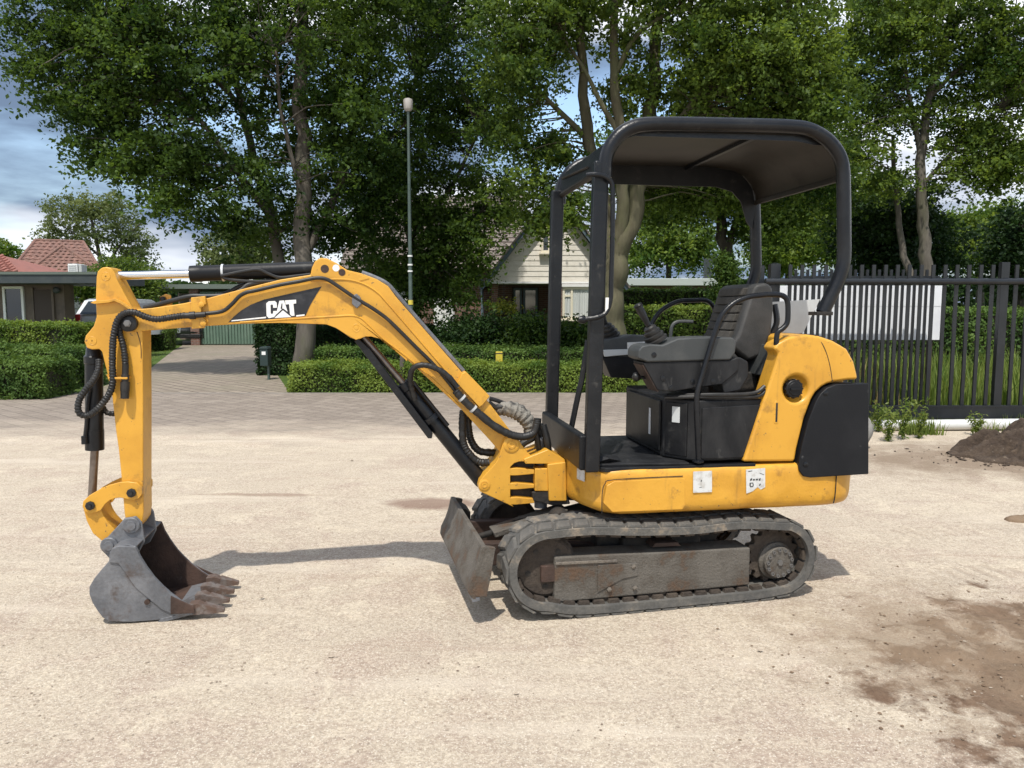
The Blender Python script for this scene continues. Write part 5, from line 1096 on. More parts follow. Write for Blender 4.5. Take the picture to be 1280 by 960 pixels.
dk = HS([(1044, 480), (1084, 479), (1084, 592), (1012, 596.5), (1003, 595), (997.5, 588), (997, 575), (1001, 556), (1009, 525), (1018, 502), (1024, 492), (1032, 484.5)], -.468)
e = MB(); e.prism(dk, -.482, -.425); dp = hp(e, 'black_side_panel', 'plate', bevel=.005, seg=3)
e = MB()
for (x, y) in ((1030.5, 491), (1005.5, 580)):
    q = HS([(x, y)], -.471)[0]; e.lathe((q[0], -.481, q[1]), (q[0], -1, q[1]), [(0, .013), (.004, .013), (.006, .008)], 14)
e.build_each('panel_bolt', MAT['frame'], dp)
e = MB(); e.slab([(.66, -.42), (.98, -.42), (1.03, -.36), (1.045, 0), (1.03, .36), (.98, .42), (.66, .42)], .715, 1.112); hp(e, 'rear_grille_block', 'plate', bevel=.01)
# fuel filler: recessed ring and cap
fc = HS([(993.5, 486)], -.462)[0]
e = MB(); e.lathe((fc[0]+.004, -.424, fc[1]), (fc[0]+.004, -1, fc[1]), [(0, .046), (.006, .046), (.008, .040)], 32); e.build('filler_neck', MAT['dark'], hood_near)
e = MB(); e.lathe((fc[0]-.004, -.430, fc[1]), (fc[0]-.004, -1, fc[1]), [(0, .040), (.012, .046), (.036, .046), (.040, .042), (.040, .034), (.044, .032)], 28)
for k in range(12):
    q = 2*pi*k/12; e.box(fc[0]-.004+.046*cos(q)-.004, fc[0]-.004+.046*cos(q)+.004, -.466, -.444, fc[1]+.046*sin(q)-.004, fc[1]+.046*sin(q)+.004)
e.box(fc[0]-.030, fc[0]+.022, -.482, -.472, fc[1]-.007, fc[1]+.005)
hp(e, 'fuel_cap', 'black', hood_near, bevel=.0015)
sl = HS([(970.6, 515.5)], -.463)[0]
e = MB(); e.prism([(sl[0]+x, sl[1]+z) for x, z in ((-.013, -.050), (-.007, -.058), (.007, -.058), (.013, -.050), (.013, .050), (.007, .058), (-.007, .058), (-.013, .050))], -.4645, -.455); e.build('sight_glass_surround', MAT['yellow'], hood_near, bevel=.003)
e = MB(); e.prism([(sl[0]+x, sl[1]+z) for x, z in ((-.005, -.048), (.005, -.048), (.005, .048), (-.005, .048))], -.4655, -.460); e.build('sight_glass', MAT['dark'], hood_near)

# ---------- seat base, seat, consoles
e = MB(); e.slab([(.02, -.30), (.02, .33), (.62, .33), (.62, -.44), (.15, -.44), (.10, -.40)], .735, 1.045); sb = hp(e, 'seat_base', 'dusty', bevel=.012)
e = MB(); e.slab([(.006, -.27), (.018, -.27), (.018, .26), (.006, .26)], .765, 1.025); e.build('front_access_panel', MAT['black'], sb, bevel=.004)
e = MB(); e.slab([(.02, -.312), (.098, -.412), (.108, -.405), (.030, -.302)], .755, 1.025); e.build('corner_panel', MAT['black'], sb, bevel=.004)
e = MB(); e.slab([(.046, -.349), (.073, -.383), (.0715, -.384), (.0445, -.350)], .925, 1.005); e.build('label_plate', MAT['palegrey'], sb)
e = MB(); e.prism([(.165, .750), (.165, 1.005), (.575, 1.020), (.575, .750)], -.446, -.437); e.build('side_access_panel', MAT['dusty'], sb, bevel=.003)
e = MB(); e.slab([(.0035, -.145), (.0065, -.145), (.0065, -.12), (.0035, -.12)], .83, .97); e.build('label_strip', MAT['white'], sb)
e = MB()
for pts in ([(.0, -.36, 1.052), (.15, -.43, 1.06), (.35, -.45, 1.058), (.46, -.45, 1.062), (.50, -.44, 1.09)], [(.02, -.34, 1.06), (.2, -.45, 1.072), (.42, -.455, 1.075), (.49, -.45, 1.11)]): e.tube(pts, .010, 8, 5)
e.build_each('control_cable', MAT['hose'], sb)
# seat
def cushion(pts, v0, v1, name, m, parent=None, bev=.03): e = MB(); e.prism(pts, v0, v1); return hp(e, name, m, parent, bevel=bev, seg=4)
sb2 = [(.41, 1.30), (.455, 1.36), (.53, 1.60), (.55, 1.625), (.61, 1.635), (.645, 1.61), (.655, 1.50), (.645, 1.36), (.60, 1.25), (.52, 1.22)]
seat = cushion(sb2, -.215, .215, 'seat', 'seat')
cushion([(.12, 1.18), (.12, 1.25), (.20, 1.285), (.44, 1.27), (.50, 1.20), (.44, 1.14)], -.22, .22, 'seat_cushion', 'seat', seat, .025)
for i in range(6):
    z0 = 1.335 + i*.046; x0 = .435 + i*.0145
    e = MB(); e.prism([(x0-.012, z0), (x0+.004, z0+.043), (x0+.05, z0+.043), (x0+.04, z0)], -.150, .150); e.build('backrest_rib', MAT['seatfab'], seat, bevel=.008, seg=3)
e = MB(); e.tube([(.66, -.15, 1.33), (.70, -.16, 1.42), (.69, -.15, 1.52)], .016, 8, 5); e.build('backrest_bracket', MAT['frame'], seat)
e = MB(); e.box(.30, .58, -.20, .20, 1.045, 1.16); hp(e, 'seat_suspension', 'dark', bevel=.01)
e = MB(); e.tube([(.60, -.30, 1.24), (.63, -.32, 1.21), (.66, -.33, 1.18)], .014, 8, 3); e.box(.585, .61, -.315, -.285, 1.225, 1.27); hp(e, 'seat_belt_buckle', 'red')
# near console (armrest box) and its joystick
cu = HS([(797, 448), (797.5, 438), (802, 432.5), (812, 430), (828, 431), (847, 423), (870, 421.5), (891, 421), (917, 422), (920, 429.6), (919, 441), (912.7, 450), (860, 451.5), (809, 453)], -.42)
e = MB(); e.prism(cu, -.425, -.255); con = hp(e, 'control_console', 'console', bevel=.010, seg=3)
cl_ = HS([(803, 453), (822, 488), (841, 489.5), (868, 485), (902.5, 480.6), (923, 463), (924, 446), (913, 450), (860, 451.5)], -.415)
e = MB(); e.prism(cl_, -.416, -.265); e.build('console_lower_box', MAT['dusty'], con, bevel=.006)
e = MB(); e.prism(HS([(902, 481), (905, 462), (924, 446), (935, 452), (936, 470), (925, 488), (905, 492)], -.40), -.405, -.27); e.build('console_bracket', MAT['dusty'], con, bevel=.008)
e = MB()
for (x, y) in ((829, 473), (839, 485), (866, 477), (892, 477), (817, 443.5)):
    q = HS([(x, y)], -.42)[0]; e.lathe((q[0], -.4155 if y != 443.5 else -.4245, q[1]), (q[0], -1, q[1]), [(0, .013), (.003, .013), (.004, .007)], 12)
e.build_each('console_bolt', MAT['frame'], con)
e = MB(); q = HS([(800, 454), (818, 487), (816, 488), (797, 455)], -.34); e.prism(q, -.41, -.27); e.build('console_edge_strip', MAT['rust'], con)
def joystick(base, top, name, parent):
    b, t = np.array(base), np.array(top); ax = (t-b)/np.linalg.norm(t-b); L = np.linalg.norm(t-b)
    e = MB(); e.lathe(b, t, [(0, .058), (.014, .060), (.020, .048), (.028, .052), (.038, .052), (.043, .040), (.052, .043), (.062, .042), (.067, .032), (.080, .033), (.088, .024)], 18); j = hp(e, name, 'hose')
    e = MB(); mid = b+ax*L*.6+np.array((0, 0, .0)); e.tube([b+ax*.08, b+ax*L*.5, t-ax*.05, t], [.012, .014, .020, .022], 10, 5); e.build('lever_grip', MAT['frame'], j)
    e = MB(); e.lathe(t-ax*.01, t+ax*.1, [(0, .022), (.006, .024), (.014, .018)], 12); e.build('grip_knob', MAT['black'], j)
jb = H3([(821, 427)], -.345)[0]; jt = H3([(797, 381)], -.345)[0]; joystick(jb, jt, 'joystick', con)
kb = H3([(822, 473), (795, 471)], -.33)
e = MB(); e.tube([kb[0], kb[1]], .008, 8, 2); kl = hp(e, 'side_lever', 'frame')
e = MB(); e.lathe((kb[1][0]+.022, kb[1][1], kb[1][2]), (kb[1][0]-1, kb[1][1], kb[1][2]), [(0, .010), (.008, .020), (.020, .024), (.034, .019), (.042, .006)], 14); e.build('lever_knob', MAT['hose'], kl)
e = MB(); q = H3([(838, 424), (840, 408), (848, 402), (866, 402)], -.26); e.tube(q, .009, 8, 5); hp(e, 'console_lever', 'console')
# far console
fu = HS([(750, 441), (752, 426), (768, 422), (790, 419), (835, 420), (838, 440), (806, 447), (752, 446)], .26)
e = MB(); e.prism(fu, .26, .42); fcn = hp(e, 'control_console', 'console', bevel=.010, seg=3)
e = MB(); e.prism(HS([(753, 446), (764, 472), (800, 474), (835, 462), (836, 441)], .265), .268, .41); e.build('console_lower_box', MAT['black'], fcn, bevel=.006)
e = MB(); e.prism(HS([(784, 428), (806, 427), (806, 434.5), (784, 436)], .2585), .2575, .2598); e.build('label_plate', MAT['white'], fcn)
e = MB(); e.prism(HS([(753, 437.5), (800, 436), (800, 442), (756, 446)], .25), .248, .262); e.build('console_rim', MAT['palegrey'], fcn, bevel=.003)
jb = H3([(764, 422)], .34)[0]; jt = (jb[0]-.09, jb[1]-.02, jb[2]+.20); joystick(jb, jt, 'joystick', fcn)
# grab rails
e = MB(); e.tube(H3([(873.5, 579), (872, 540), (871, 496), (878, 467), (887, 437), (895, 412), (903, 393), (917, 379), (934, 371.5), (950, 369), (965, 368), (978, 369.5), (984, 376), (985, 390), (984, 403), (979, 410), (972.5, 415), (970.6, 424), (971, 432)], -.445), .0135, 12, 5); rl = hp(e, 'grab_rail', 'frame')
e = MB(); e.lathe((rl.data.vertices[0].co[0], -.445, .735), (rl.data.vertices[0].co[0], -.445, 2), [(0, .03), (.006, .03), (.012, .018)], 12); e.build('rail_foot', MAT['frame'], rl)
e = MB(); e.tube(H3([(812, 412), (818, 399), (828, 387), (847, 377), (866, 375.5), (882, 375.5), (890, 381), (895, 392), (897, 404), (897, 440)], .40), .0135, 12, 5); hp(e, 'grab_rail', 'frame')
# travel lever and pale rear plate
e = MB(); e.tube(H3([(709, 560), (716, 526), (722, 497), (728, 470), (735, 425)], .12), .016, 8, 4); hp(e, 'travel_lever', 'frame')
e = MB(); e.prism(HS([(955, 378), (1025, 374), (1004, 416), (955, 424)], .05), .05, .056); hp(e, 'pale_cover_sheet', 'palegrey')
e = MB(); e.prism(HS([(981, 418), (1000, 417), (1012, 419.5), (975, 425)], -.30), -.42, .2); hp(e, 'hood_gasket', 'rust', bevel=.003)
e = MB(); e.prism(HS([(958, 470), (975, 438), (962, 430), (950, 470)], -.30), -.35, .30); hp(e, 'engine_bulkhead', 'console', bevel=.01)

# ---------- canopy frame
def hoop(v, name):
    path = HS([(756, 222), (757, 200), (762, 185), (773, 170), (788, 160), (808, 155.5), (850, 155), (900, 156), (950, 157), (990, 158.5), (1012, 162), (1032, 173), (1046, 189), (1053, 208), (1054.5, 240), (1055, 290), (1055, 322), (1052, 338), (1045, 356), (1028, 391)], -.462)
    e = MB(); e.tube([(p[0], v, p[1]) for p in path], .0335, 16, 4); return hp(e, name, 'frame'), path
h1, HPATH = hoop(-.462, 'canopy_hoop'); h2, _ = hoop(.462, 'canopy_hoop')
for s_, par in ((-1, h1), (1, h2)):
    q0 = HS([(739.5, 590)], -.462)[0]; q1 = HS([(751, 226)], -.462)[0]
    e = MB()
    du = .036; dv = .030
    v = []
    for q in (q0, (q0[0]*.5+q1[0]*.5, q0[1]*.5+q1[1]*.5), (q1[0], q1[1]+.09)):
        v.append([(q[0]-du, s_*.455-dv, q[1]), (q[0]+du, s_*.455-dv, q[1]), (q[0]+du, s_*.455+dv, q[1]), (q[0]-du, s_*.455+dv, q[1])])
    e.loft(v); po = hp(e, 'canopy_front_post', 'frame', bevel=.012, seg=3)
    q2 = HS([(1028, 391)], -.462)[0]
    e = MB(); e.box(q2[0]-.055, q2[0]+.035, s_*.462-.04, s_*.462+.04, q2[1]-.012, q2[1]+.006); e.box(q2[0]-.05, q2[0]+.02, min(s_*.462, s_*.10), max(s_*.462, s_*.10), q2[1]-.050, q2[1]-.013) if s_ > 0 else None
    e.build('hoop_foot', MAT['dark'], par, bevel=.003)
    if s_ < 0:
        e = MB(); e.tube(H3([(733, 219), (745, 218), (757, 221), (765, 230), (766, 250), (765.5, 300), (764, 350), (763, 375), (757, 391), (745, 397), (729, 399)], [-.49, -.505, -.505, -.50, -.50, -.50, -.50, -.50, -.505, -.51, -.49]), .0115, 10, 5); gr = hp(e, 'post_handle', 'frame')
        e = MB(); c = H3([(731, 399.5)], -.49)[0]; e.lathe((c[0]-.03, -.49, c[2]), (c[0]+1, -.49, c[2]), [(0, .014), (.012, .018), (.028, .018), (.04, .012)], 12); e.build('handle_boss', MAT['frame'], gr)
        e = MB(); q = H3([(757, 372), (761, 372), (760, 389), (756.5, 391)], -.512); e.prism([(a[0], a[2]) for a in q], -.514, -.511); e.build('handle_label', MAT['lettering'], gr)
    else:
        c = H3([(682, 400)], .41)[0]
# roof sheet curved between the hoops, with edge channels and a stiffener
rp = [(-.345, 2.205), (-.335, 2.255), (-.300, 2.300), (-.24, 2.330), (-.15, 2.342), (.1, 2.347), (.4, 2.351), (.60, 2.349), (.70, 2.335), (.78, 2.300), (.835, 2.245), (.862, 2.19), (.868, 2.15)]
e = MB(); e.prism(rp + [(p[0], p[1]-.012) if abs(p[0]-.25) < .5 else (p[0]-(.010 if p[0] > .5 else -.010), p[1]-.006) for p in rp[::-1]], -.436, .436); roof = hp(e, 'canopy_roof', 'underside', ang=60)
e = MB(); e.prism([(p[0], p[1]+.006) for p in rp] + [(p[0], p[1]+.0015) for p in rp[::-1]], -.44, .44); e.build('roof_skin', MAT['frame'], roof, ang=60)
for x in (.40,):
    e = MB(); e.box(x-.004, x+.02, -.43, .43, 2.318, 2.340); e.build('roof_stiffener', MAT['frame'], roof, bevel=.003)
e = MB(); e.prism([(-.30, 2.30), (-.22, 2.335), (.66, 2.340), (.76, 2.30), (.83, 2.22), (.855, 2.10), (.835, 1.98), (.80, 2.02), (.76, 2.14), (.70, 2.20), (.60, 2.225), (-.20, 2.225), (-.31, 2.21)], .428, .435); e.build('far_side_flange', MAT['black'], roof)
e = MB(); e.prism([(-.30, 2.30), (-.22, 2.335), (.66, 2.340), (.76, 2.30), (.72, 2.300), (.62, 2.315), (-.20, 2.310), (-.29, 2.285)], -.437, -.430); e.build('near_side_flange', MAT['frame'], roof)
e = MB(); e.box(.845, .868, -.43, .43, 2.125, 2.150); e.build('rear_edge_channel', MAT['underside'], roof, bevel=.003)
e = MB(); e.box(-.36, -.325, -.43, .43, 2.165, 2.265); fb = hp(e, 'canopy_front_beam', 'frame', bevel=.005)
e = MB(); e.rod((-.352, -.43, 2.155), (-.352, .43, 2.155), .016, 10); e.rod((-.37, -.20, 2.20), (-.37, .35, 2.235), .007, 8); e.build_each('wiper_rail', MAT['underside'], fb)
# lower front guard plate between the posts
e = MB(); e.box(-.462, -.418, -.450, .455, .712, .885); fg = hp(e, 'front_guard_plate', 'black', bevel=.012, seg=3)
e = MB(); e.lathe((-.461, -.25, .79), (-1, -.25, .79), [(0, .006), (.003, .006)], 8); e.build('guard_hole', MAT['dark'], fg)

# ---------- swing post and bracket
e = MB(); e.prism(HS([(684, 580), (707, 577), (708, 626), (686, 626)], -.12), -.13, .13); sp = hp(e, 'swing_post', 'yellow', bevel=.006)
e = MB(); e.prism(HS([(654, 573), (684, 561), (706, 574), (706, 580), (684, 579), (656, 579)], -.10), -.12, .12); e.build('post_top_plate', MAT['yellow'], sp, bevel=.004)
e = MB(); e.prism(HS([(668.5, 585.5), (685.5, 585), (685.5, 614), (668.5, 614)], -.11), -.115, .10); e.build('post_block', MAT['yellow'], sp, bevel=.006)
e = MB(); e.prism(HS([(664, 614), (686, 612), (708, 617), (712, 629), (690, 631), (666, 625)], -.09), -.11, .11); e.build('post_bottom_plate', MAT['dark'], sp, bevel=.006)
c = HS([(676, 600)], 0)[0]
e = MB(); e.rod((c[0], 0, .42), (c[0], 0, .80), .035, 20); e.build('kingpin', MAT['steel'], sp)
e = MB(); e.tube([(c[0]-.02, -.05, .74), (c[0]-.03, -.06, .80), (c[0]-.04, -.06, .86)], .014, 10, 3); e.tube([(c[0]+.03, -.05, .74), (c[0]+.02, -.06, .80), (c[0]+.0, -.05, .88)], .020, 10, 3); e.build_each('post_hose', MAT['hose'], sp)
# bracket: side outline with slots cut as tabs
main = [(628, 557), (630, 550), (635, 546), (641, 545.5), (648, 549), (653, 557), (660, 566), (668, 573.5), (668, 577), (649, 577), (643, 579)]
main += [(638, 584), (638, 630), (642.5, 634), (600, 614.5), (598.5, 608), (600, 601), (605, 595), (614, 585), (621, 577), (625, 568)]
e = MB(); e.prism(HS(main, -.105), -.105, .105)
for (ya, yb_, xa) in ((587, 592.5, 638), (605.5, 610, 639), (623.5, 629, 640)):
    e.prism(HS([(xa-4, ya-1), (646, ya-2), (668, ya), (668, yb_), (646, yb_+2), (xa-4, yb_+2)], -.104), -.104, .104)
br = hp(e, 'swing_bracket', 'yellow', bevel=.006, seg=3)
e = MB(); e.prism(HS([(639, 575), (667, 575), (667, 628), (639, 628)], -.06), -.062, .06); e.build('bracket_core', MAT['dark'], br)
e = MB()
for (x, y, r) in ((639.5, 556, .042), (605.5, 606.5, .030)):
    q = HS([(x, y)], -.105)[0]; e.lathe((q[0], -.104, q[1]), (q[0], -1, q[1]), [(0, r), (.0045, r), (.0060, r-.003), (.0060, r*.62), (.0040, r*.60), (.0040, r*.5), (.008, r*.48), (.008, r*.25), (.006, r*.2)], 26)
e.build_each('pivot_boss', MAT['yellow'], br)

# ---------- boom
bo = [(151, 396), (156, 389), (166, 387), (190, 385), (230, 379), (262, 372), (300, 362), (350, 349.5), (388, 343.5), (390, 334), (394, 326), (401, 322), (409, 323), (421, 329), (434, 337.5), (453, 342), (471, 349), (485, 357.5), (495, 371), (535, 417), (577, 465), (611, 503), (640, 541), (652, 556), (646, 566), (636, 569), (626, 566), (612, 550), (577, 512), (545, 482), (515, 455), (498, 440), (485, 430), (474, 422.5), (464, 420), (457, 420), (451, 423.5), (445, 424.5), (438, 422), (430, 416.5), (420, 409.5), (408, 405), (390, 403), (350, 403), (300, 405), (250, 408), (200, 412), (166, 415), (156, 412), (151, 406)]
e = MB(); e.prism(HS(bo, -.078), -.078, .078); boom = hp(e, 'boom', 'yellow', bevel=.005, seg=3)
# raised flanges along the upper and lower edges of the side plate
fl = [(388, 350), (420, 349), (438, 350), (455, 355), (470, 364), (482, 376), (520, 420), (570, 478), (604, 517)]
e = MB(); e.tube(H3(fl, -.0785), .0050, 8, 5); e.build('boom_weld_seam', MAT['yellow'], boom)
fl = [(300, 403), (360, 399), (410, 396), (440, 394.5), (452, 398), (462, 407), (480, 424), (510, 447), (545, 478), (575, 508)]
e = MB(); e.tube(H3(fl, -.0785), .0052, 8, 5); e.build('boom_weld_seam', MAT['yellow'], boom)
lowb = [(300, 404.5), (360, 400), (412, 397), (440, 395.5), (451, 399), (461, 408), (479, 425), (509, 449), (509, 452), (486, 431), (474, 423.3), (464, 420.7), (457, 420.7), (445, 424.8), (431, 417), (420, 410), (408, 405.5), (350, 403.6)]
e = MB(); e.prism(HS(lowb, -.080), -.0805, -.070); e.build('boom_lug_plate', MAT['yellow'], boom, bevel=.002)
ear = [(389, 345), (391, 334), (394.5, 327), (401, 323), (409, 324), (421, 330), (434, 338.5), (448, 343), (462, 348), (448, 352), (425, 350), (405, 349)]
e = MB(); e.prism(HS(ear, -.080), -.0815, -.070); e.build('boom_ear_plate', MAT['yellow'], boom, bevel=.002)
e = MB()
for (x, y, r, d) in ((406, 336, .020, 1), (427.5, 340.5, .017, 1)):
    q = HS([(x, y)], -.08)[0]; e.lathe((q[0], -.078, q[1]), (q[0], -1, q[1]), [(0, r), (.0050, r), (.0055, r*.7)], 18)
e.build_each('ear_bore', MAT['rust'], boom)
e = MB()
q = HS([(445.5, 410)], -.08)[0]; e.lathe((q[0], -.078, q[1]), (q[0], -1, q[1]), [(0, .021), (.003, .021), (.004, .019), (.003, .017), (.003, .010), (.005, .009)], 22); e.build('lug_pin', MAT['yellow'], boom)
e = MB(); q = HS([(420, 335)], -.082)[0]; e.lathe((q[0], -.080, q[1]), (q[0], -1, q[1]), [(0, .017), (.0025, .017)], 16); e.build('round_sticker', MAT['lettering'], boom)
# pivot to the stick
q = HS([(160.5, 404)], -.095)[0]
e = MB(); e.lathe((q[0], -.075, q[1]), (q[0], -1, q[1]), [(0, .040), (.030, .040), (.034, .034)], 26); bp_ = hp(e, 'stick_pivot', 'hose', boom)
e = MB(); e.lathe((q[0], -.107, q[1]), (q[0], -1, q[1]), [(0, .018), (.008, .018), (.009, .013), (.014, .013)], 6); e.build('pivot_bolt', MAT['bolt'], boom)
# decal with lettering
z8 = lambda x, y: (180+x/4.267, 300+y/4.267)
dc = [(452, 438), (480, 408), (520, 375), (570, 345), (640, 318), (760, 290), (948, 248), (920, 290), (885, 350), (862, 402), (800, 410), (650, 424)]
e = MB(); e.prism(HS([z8(*p) for p in dc], -.079), -.0800, -.0775); e.build('black_decal', MAT['decal'], boom)
LET = [[(665,327),(698,325),(708,335),(709,361),(689,362),(688,346),(682,343),(675,347),(676,391),(682,395),(689,391),(689,379),(708,378),(706,396),(694,411),(666,417),(654,405),(652,338)],
       [(722,324),(747,322),(766,383),(744,366),(738,366),(739,338),(734,338),(728,366),(735,369),(709,394),(704,398)],
       [(739,338),(747,366),(738,366)][::-1],
       [(752,322),(811,318),(812,338),(797,340),(803,404),(788,405),(779,397),(774,342),(755,344)],
       [(695,416),(741,375),(786,411)],
       [(468,428),(652,409),(650,417),(466,434)], [(812,401),(857,396),(856,404),(812,409)]]
LET.pop(2)
e = MB()
for p in LET: e.prism(HS([z8(*q) for q in p], -.0805), -.0815, -.0795)
e.build_each('decal_lettering', MAT['lettering'], boom)
# boom-side brackets, clamps and covers
e = MB(); e.prism(HS([(239, 372), (257, 370), (258, 380), (252, 384), (252, 394), (258, 400), (256, 410), (240, 411)], -.09), -.10, -.077); cb = e.build('hose_clamp_bracket', MAT['yellow'], boom, bevel=.003)
e = MB()
for (x, y) in ((252, 380.5), (254, 404)):
    q = HS([(x, y)], -.1)[0]; e.lathe((q[0], -.099, q[1]), (q[0], -1, q[1]), [(0, .014), (.008, .014), (.010, .008)], 8)
e.build_each('clamp_bolt', MAT['yellow'], boom)
e = MB(); e.prism(HS([(577, 467), (582, 464), (612, 495), (603, 506), (599, 509), (571, 479)], -.085), -.098, .09); e.build('valve_cover', MAT['yellow'], boom, bevel=.004)
e = MB(); e.prism(HS([(440, 370), (446, 367), (451, 372), (452, 380), (446, 386), (440, 380)], -.09), -.105, -.077); e.build('pipe_clamp', MAT['steel'], boom, bevel=.004)
e = MB(); e.prism(HS([(200, 371), (207, 367.5), (213, 369), (215, 378), (214, 386), (200, 386)], .07), .066, .085); fe = e.build('far_light_bracket', MAT['yellow'], boom, bevel=.003)
e = MB(); q = H3([(204, 374)], .06)[0]; e.lathe((q[0], .066, q[2]), (q[0], -1, q[2]), [(0, .014), (.02, .014), (.024, .008)], 10); e.build('bracket_bolt', MAT['frame'], boom)
# pipes on the boom
e = MB(); e.tube(H3([(257, 392), (278, 389), (290, 380), (299, 370.5), (308, 365.5), (320, 363), (350, 356), (375, 351.5), (395, 347.5), (408, 349), (420, 356), (445, 373), (465, 385), (482, 397), (495, 409), (520, 434), (545, 459), (575, 496)], -.098), .0095, 10, 4); e.build('boom_pipe', MAT['hose'], boom)
e = MB(); e.tube(H3([(452, 341), (468, 347), (484, 355.5), (496, 369), (532, 411), (579, 464)], -.02) , .013, 10, 4); e.build('boom_top_pipe', MAT['steel'], boom)
e = MB(); e.tube(H3([(180, 385), (200, 380), (215, 376), (238, 370.5), (256, 370.5), (274, 370), (290, 368.5), (303, 362), (311, 356), (330, 353), (352, 352)], [-.03, -.04, -.05, -.06, -.06, -.06, -.06, -.05, -.04, -.03, -.02]), .012, 10, 4)
e.tube(H3([(265, 371), (285, 366), (300, 358), (318, 353.5), (345, 350.5)], .02), .012, 10, 4); e.build_each('boom_top_hose', MAT['hose'], boom)
# thick guarded hoses at the boom foot
e = MB(); e.tube(H3([(569, 488), (576, 496), (588, 508), (600, 518), (616, 531), (632, 540.5), (645, 545), (657, 545.5), (667, 541), (671, 531), (672, 523)], -.115), .0205, 12, 8, wave=.04, pitch=.012); e.build('guarded_hose', MAT['hose'], boom)
e = MB()
for (x, y) in ((578, 498), (592, 511.5)):
    q = H3([(x, y)], -.115)[0]; e.lathe((q[0]-.006, -.115, q[2]+.006), (q[0]+1, -.115, q[2]-1.0), [(0, .0235), (.012, .0235)], 14)
e.build_each('hose_band', MAT['palegrey'], boom)
e = MB(); e.tube(H3([(519, 500), (515, 487), (513, 474), (515, 463), (522, 457), (535, 457), (548, 462), (560, 470), (572, 484)], [-.05, -.06, -.08, -.10, -.115, -.12, -.12, -.12, -.115]), .0145, 12, 8, wave=.05, pitch=.010); e.build('loop_hose', MAT['hose'], boom)
for i, (pts, vv) in enumerate((([(579, 513), (578, 530), (579, 552), (585, 565), (598, 577), (611, 578)], -.02), ([(585, 520), (586, 538), (590, 553), (600, 564), (620, 566)], .04))):
    e = MB(); e.tube(H3(pts, vv), .020, 12, 9, wave=.07, pitch=.016); e.build('hanging_hose', MAT['hose'], boom)
e = MB()
e.tube(H3([(618, 514), (630, 511), (643, 513), (654, 520), (661, 531), (662, 541)], .05), [.024, .038, .046, .044, .036, .03], 14, 7, wave=.06, pitch=.03); e.build('fabric_hose_sleeve', MAT['sleeve'], boom)
e = MB(); e.tube(H3([(612, 498), (625, 502), (640, 509), (652, 520)], .10), .012, 8, 6); e.tube(H3([(611, 503), (620, 509), (632, 508)], .03), .014, 8, 6); e.tube(H3([(671, 529), (667, 545), (655, 553), (650, 558)], -.02), .022, 10, 6); e.tube(H3([(674, 530), (676, 545), (678, 560), (682, 568)], 0.05), .024, 10, 6); e.build_each('boom_foot_hose', MAT['hose'], boom)

# ---------- boom lift cylinder (below) with its guard
a = H3([(446, 412), (503, 478), (606, 606)], 0.0); a = [np.array(p) for p in a]
e = MB(); e.rod(a[0], a[1], .019); lc = hp(e, 'lift_cylinder_rod', 'rod')
ax = (a[2]-a[1])/np.linalg.norm(a[2]-a[1]); LL = float(np.linalg.norm(a[2]-a[1]))
e = MB(); e.lathe(a[1], a[2], [(0, .030), (.004, .044), (.045, .044), (.050, .040), (LL*.32, .040), (LL*.32, .055), (LL*.36, .055), (LL*.36, .041), (LL-.03, .041), (LL, .034)], 26); hp(e, 'lift_cylinder', 'frame')
g = HS([(443, 426), (448, 423), (462, 436), (541, 541), (540, 548), (535, 548)], -.045); e = MB(); e.prism(g, -.050, .045); hp(e, 'rod_guard', 'frame', bevel=.004)
e = MB(); q0 = a[1] + ax*LL*.30 + np.array((.03, -.035, .035)); q1 = a[1]+ax*LL*.05+np.array((.03, -.035, .035)); e.tube([q1, q0, q0+ax*.12], .011, 8, 4); hp(e, 'cylinder_pipe', 'frame')

# ---------- stick cylinder (on top of the boom)
b0, b1, b2 = [np.array(p) for p in H3([(133, 345), (238, 342.5), (404, 336)], 0.0)]
e = MB(); e.rod(b0, b1, .021, 22); hp(e, 'stick_cylinder_rod', 'chrome')
LL = float(np.linalg.norm(b2-b1)); e = MB(); e.lathe(b1, b2, [(0, .024), (0, .040), (.05, .0415), (.055, .039), (LL-.06, .0385), (LL-.02, .034), (LL, .022)], 26); sc_ = hp(e, 'stick_cylinder', 'black')
ax = (b2-b1)/LL; e = MB(); e.lathe(b1+ax*LL*.235, b2, [(0, .0425), (.010, .0425)], 22); e.build('cylinder_band', MAT['palegrey'], sc_)
e = MB(); e.tube(H3([(276, 345), (300, 340), (322, 337), (335, 342), (350, 347), (372, 345), (388, 343)], -.045), .0085, 8, 5); e.tube(H3([(277, 346), (290, 350), (320, 352), (350, 351), (385, 347)], -.04), .0085, 8, 5); e.build_each('cylinder_pipe', MAT['hose'], sc_)

# ---------- stick
stp = [(120.5, 346), (122, 339), (127, 334.5), (133, 333.5), (139, 335.5), (143.5, 341), (146, 349), (155, 366), (166, 386), (172, 396), (178, 402), (178.5, 450), (179, 500), (179, 560), (179, 610), (179.5, 640), (178, 652), (172, 661), (165, 662), (158, 656), (155.5, 642), (152, 600), (148, 560), (145, 540), (140, 495), (134, 467), (130, 451), (127.5, 440), (124, 436.5), (115, 437), (108.5, 435), (105.2, 427), (107, 419.5), (117, 407.5), (120.5, 396), (119.5, 375)]
e = MB(); e.prism(HS(stp, -.072), -.072, .072); stick = hp(e, 'stick', 'yellow', bevel=.005, seg=3)
e = MB()
for (x, y) in ((132, 345.5), (115, 426)):
    q = HS([(x, y)], -.073)[0]; e.lathe((q[0], -.071, q[1]), (q[0], -1, q[1]), [(0, .021), (.0022, .021), (.0030, .0195), (.0022, .0185), (.0022, .004), (.001, .004)], 26)
e.build_each('stick_pin', MAT['yellow'], stick)
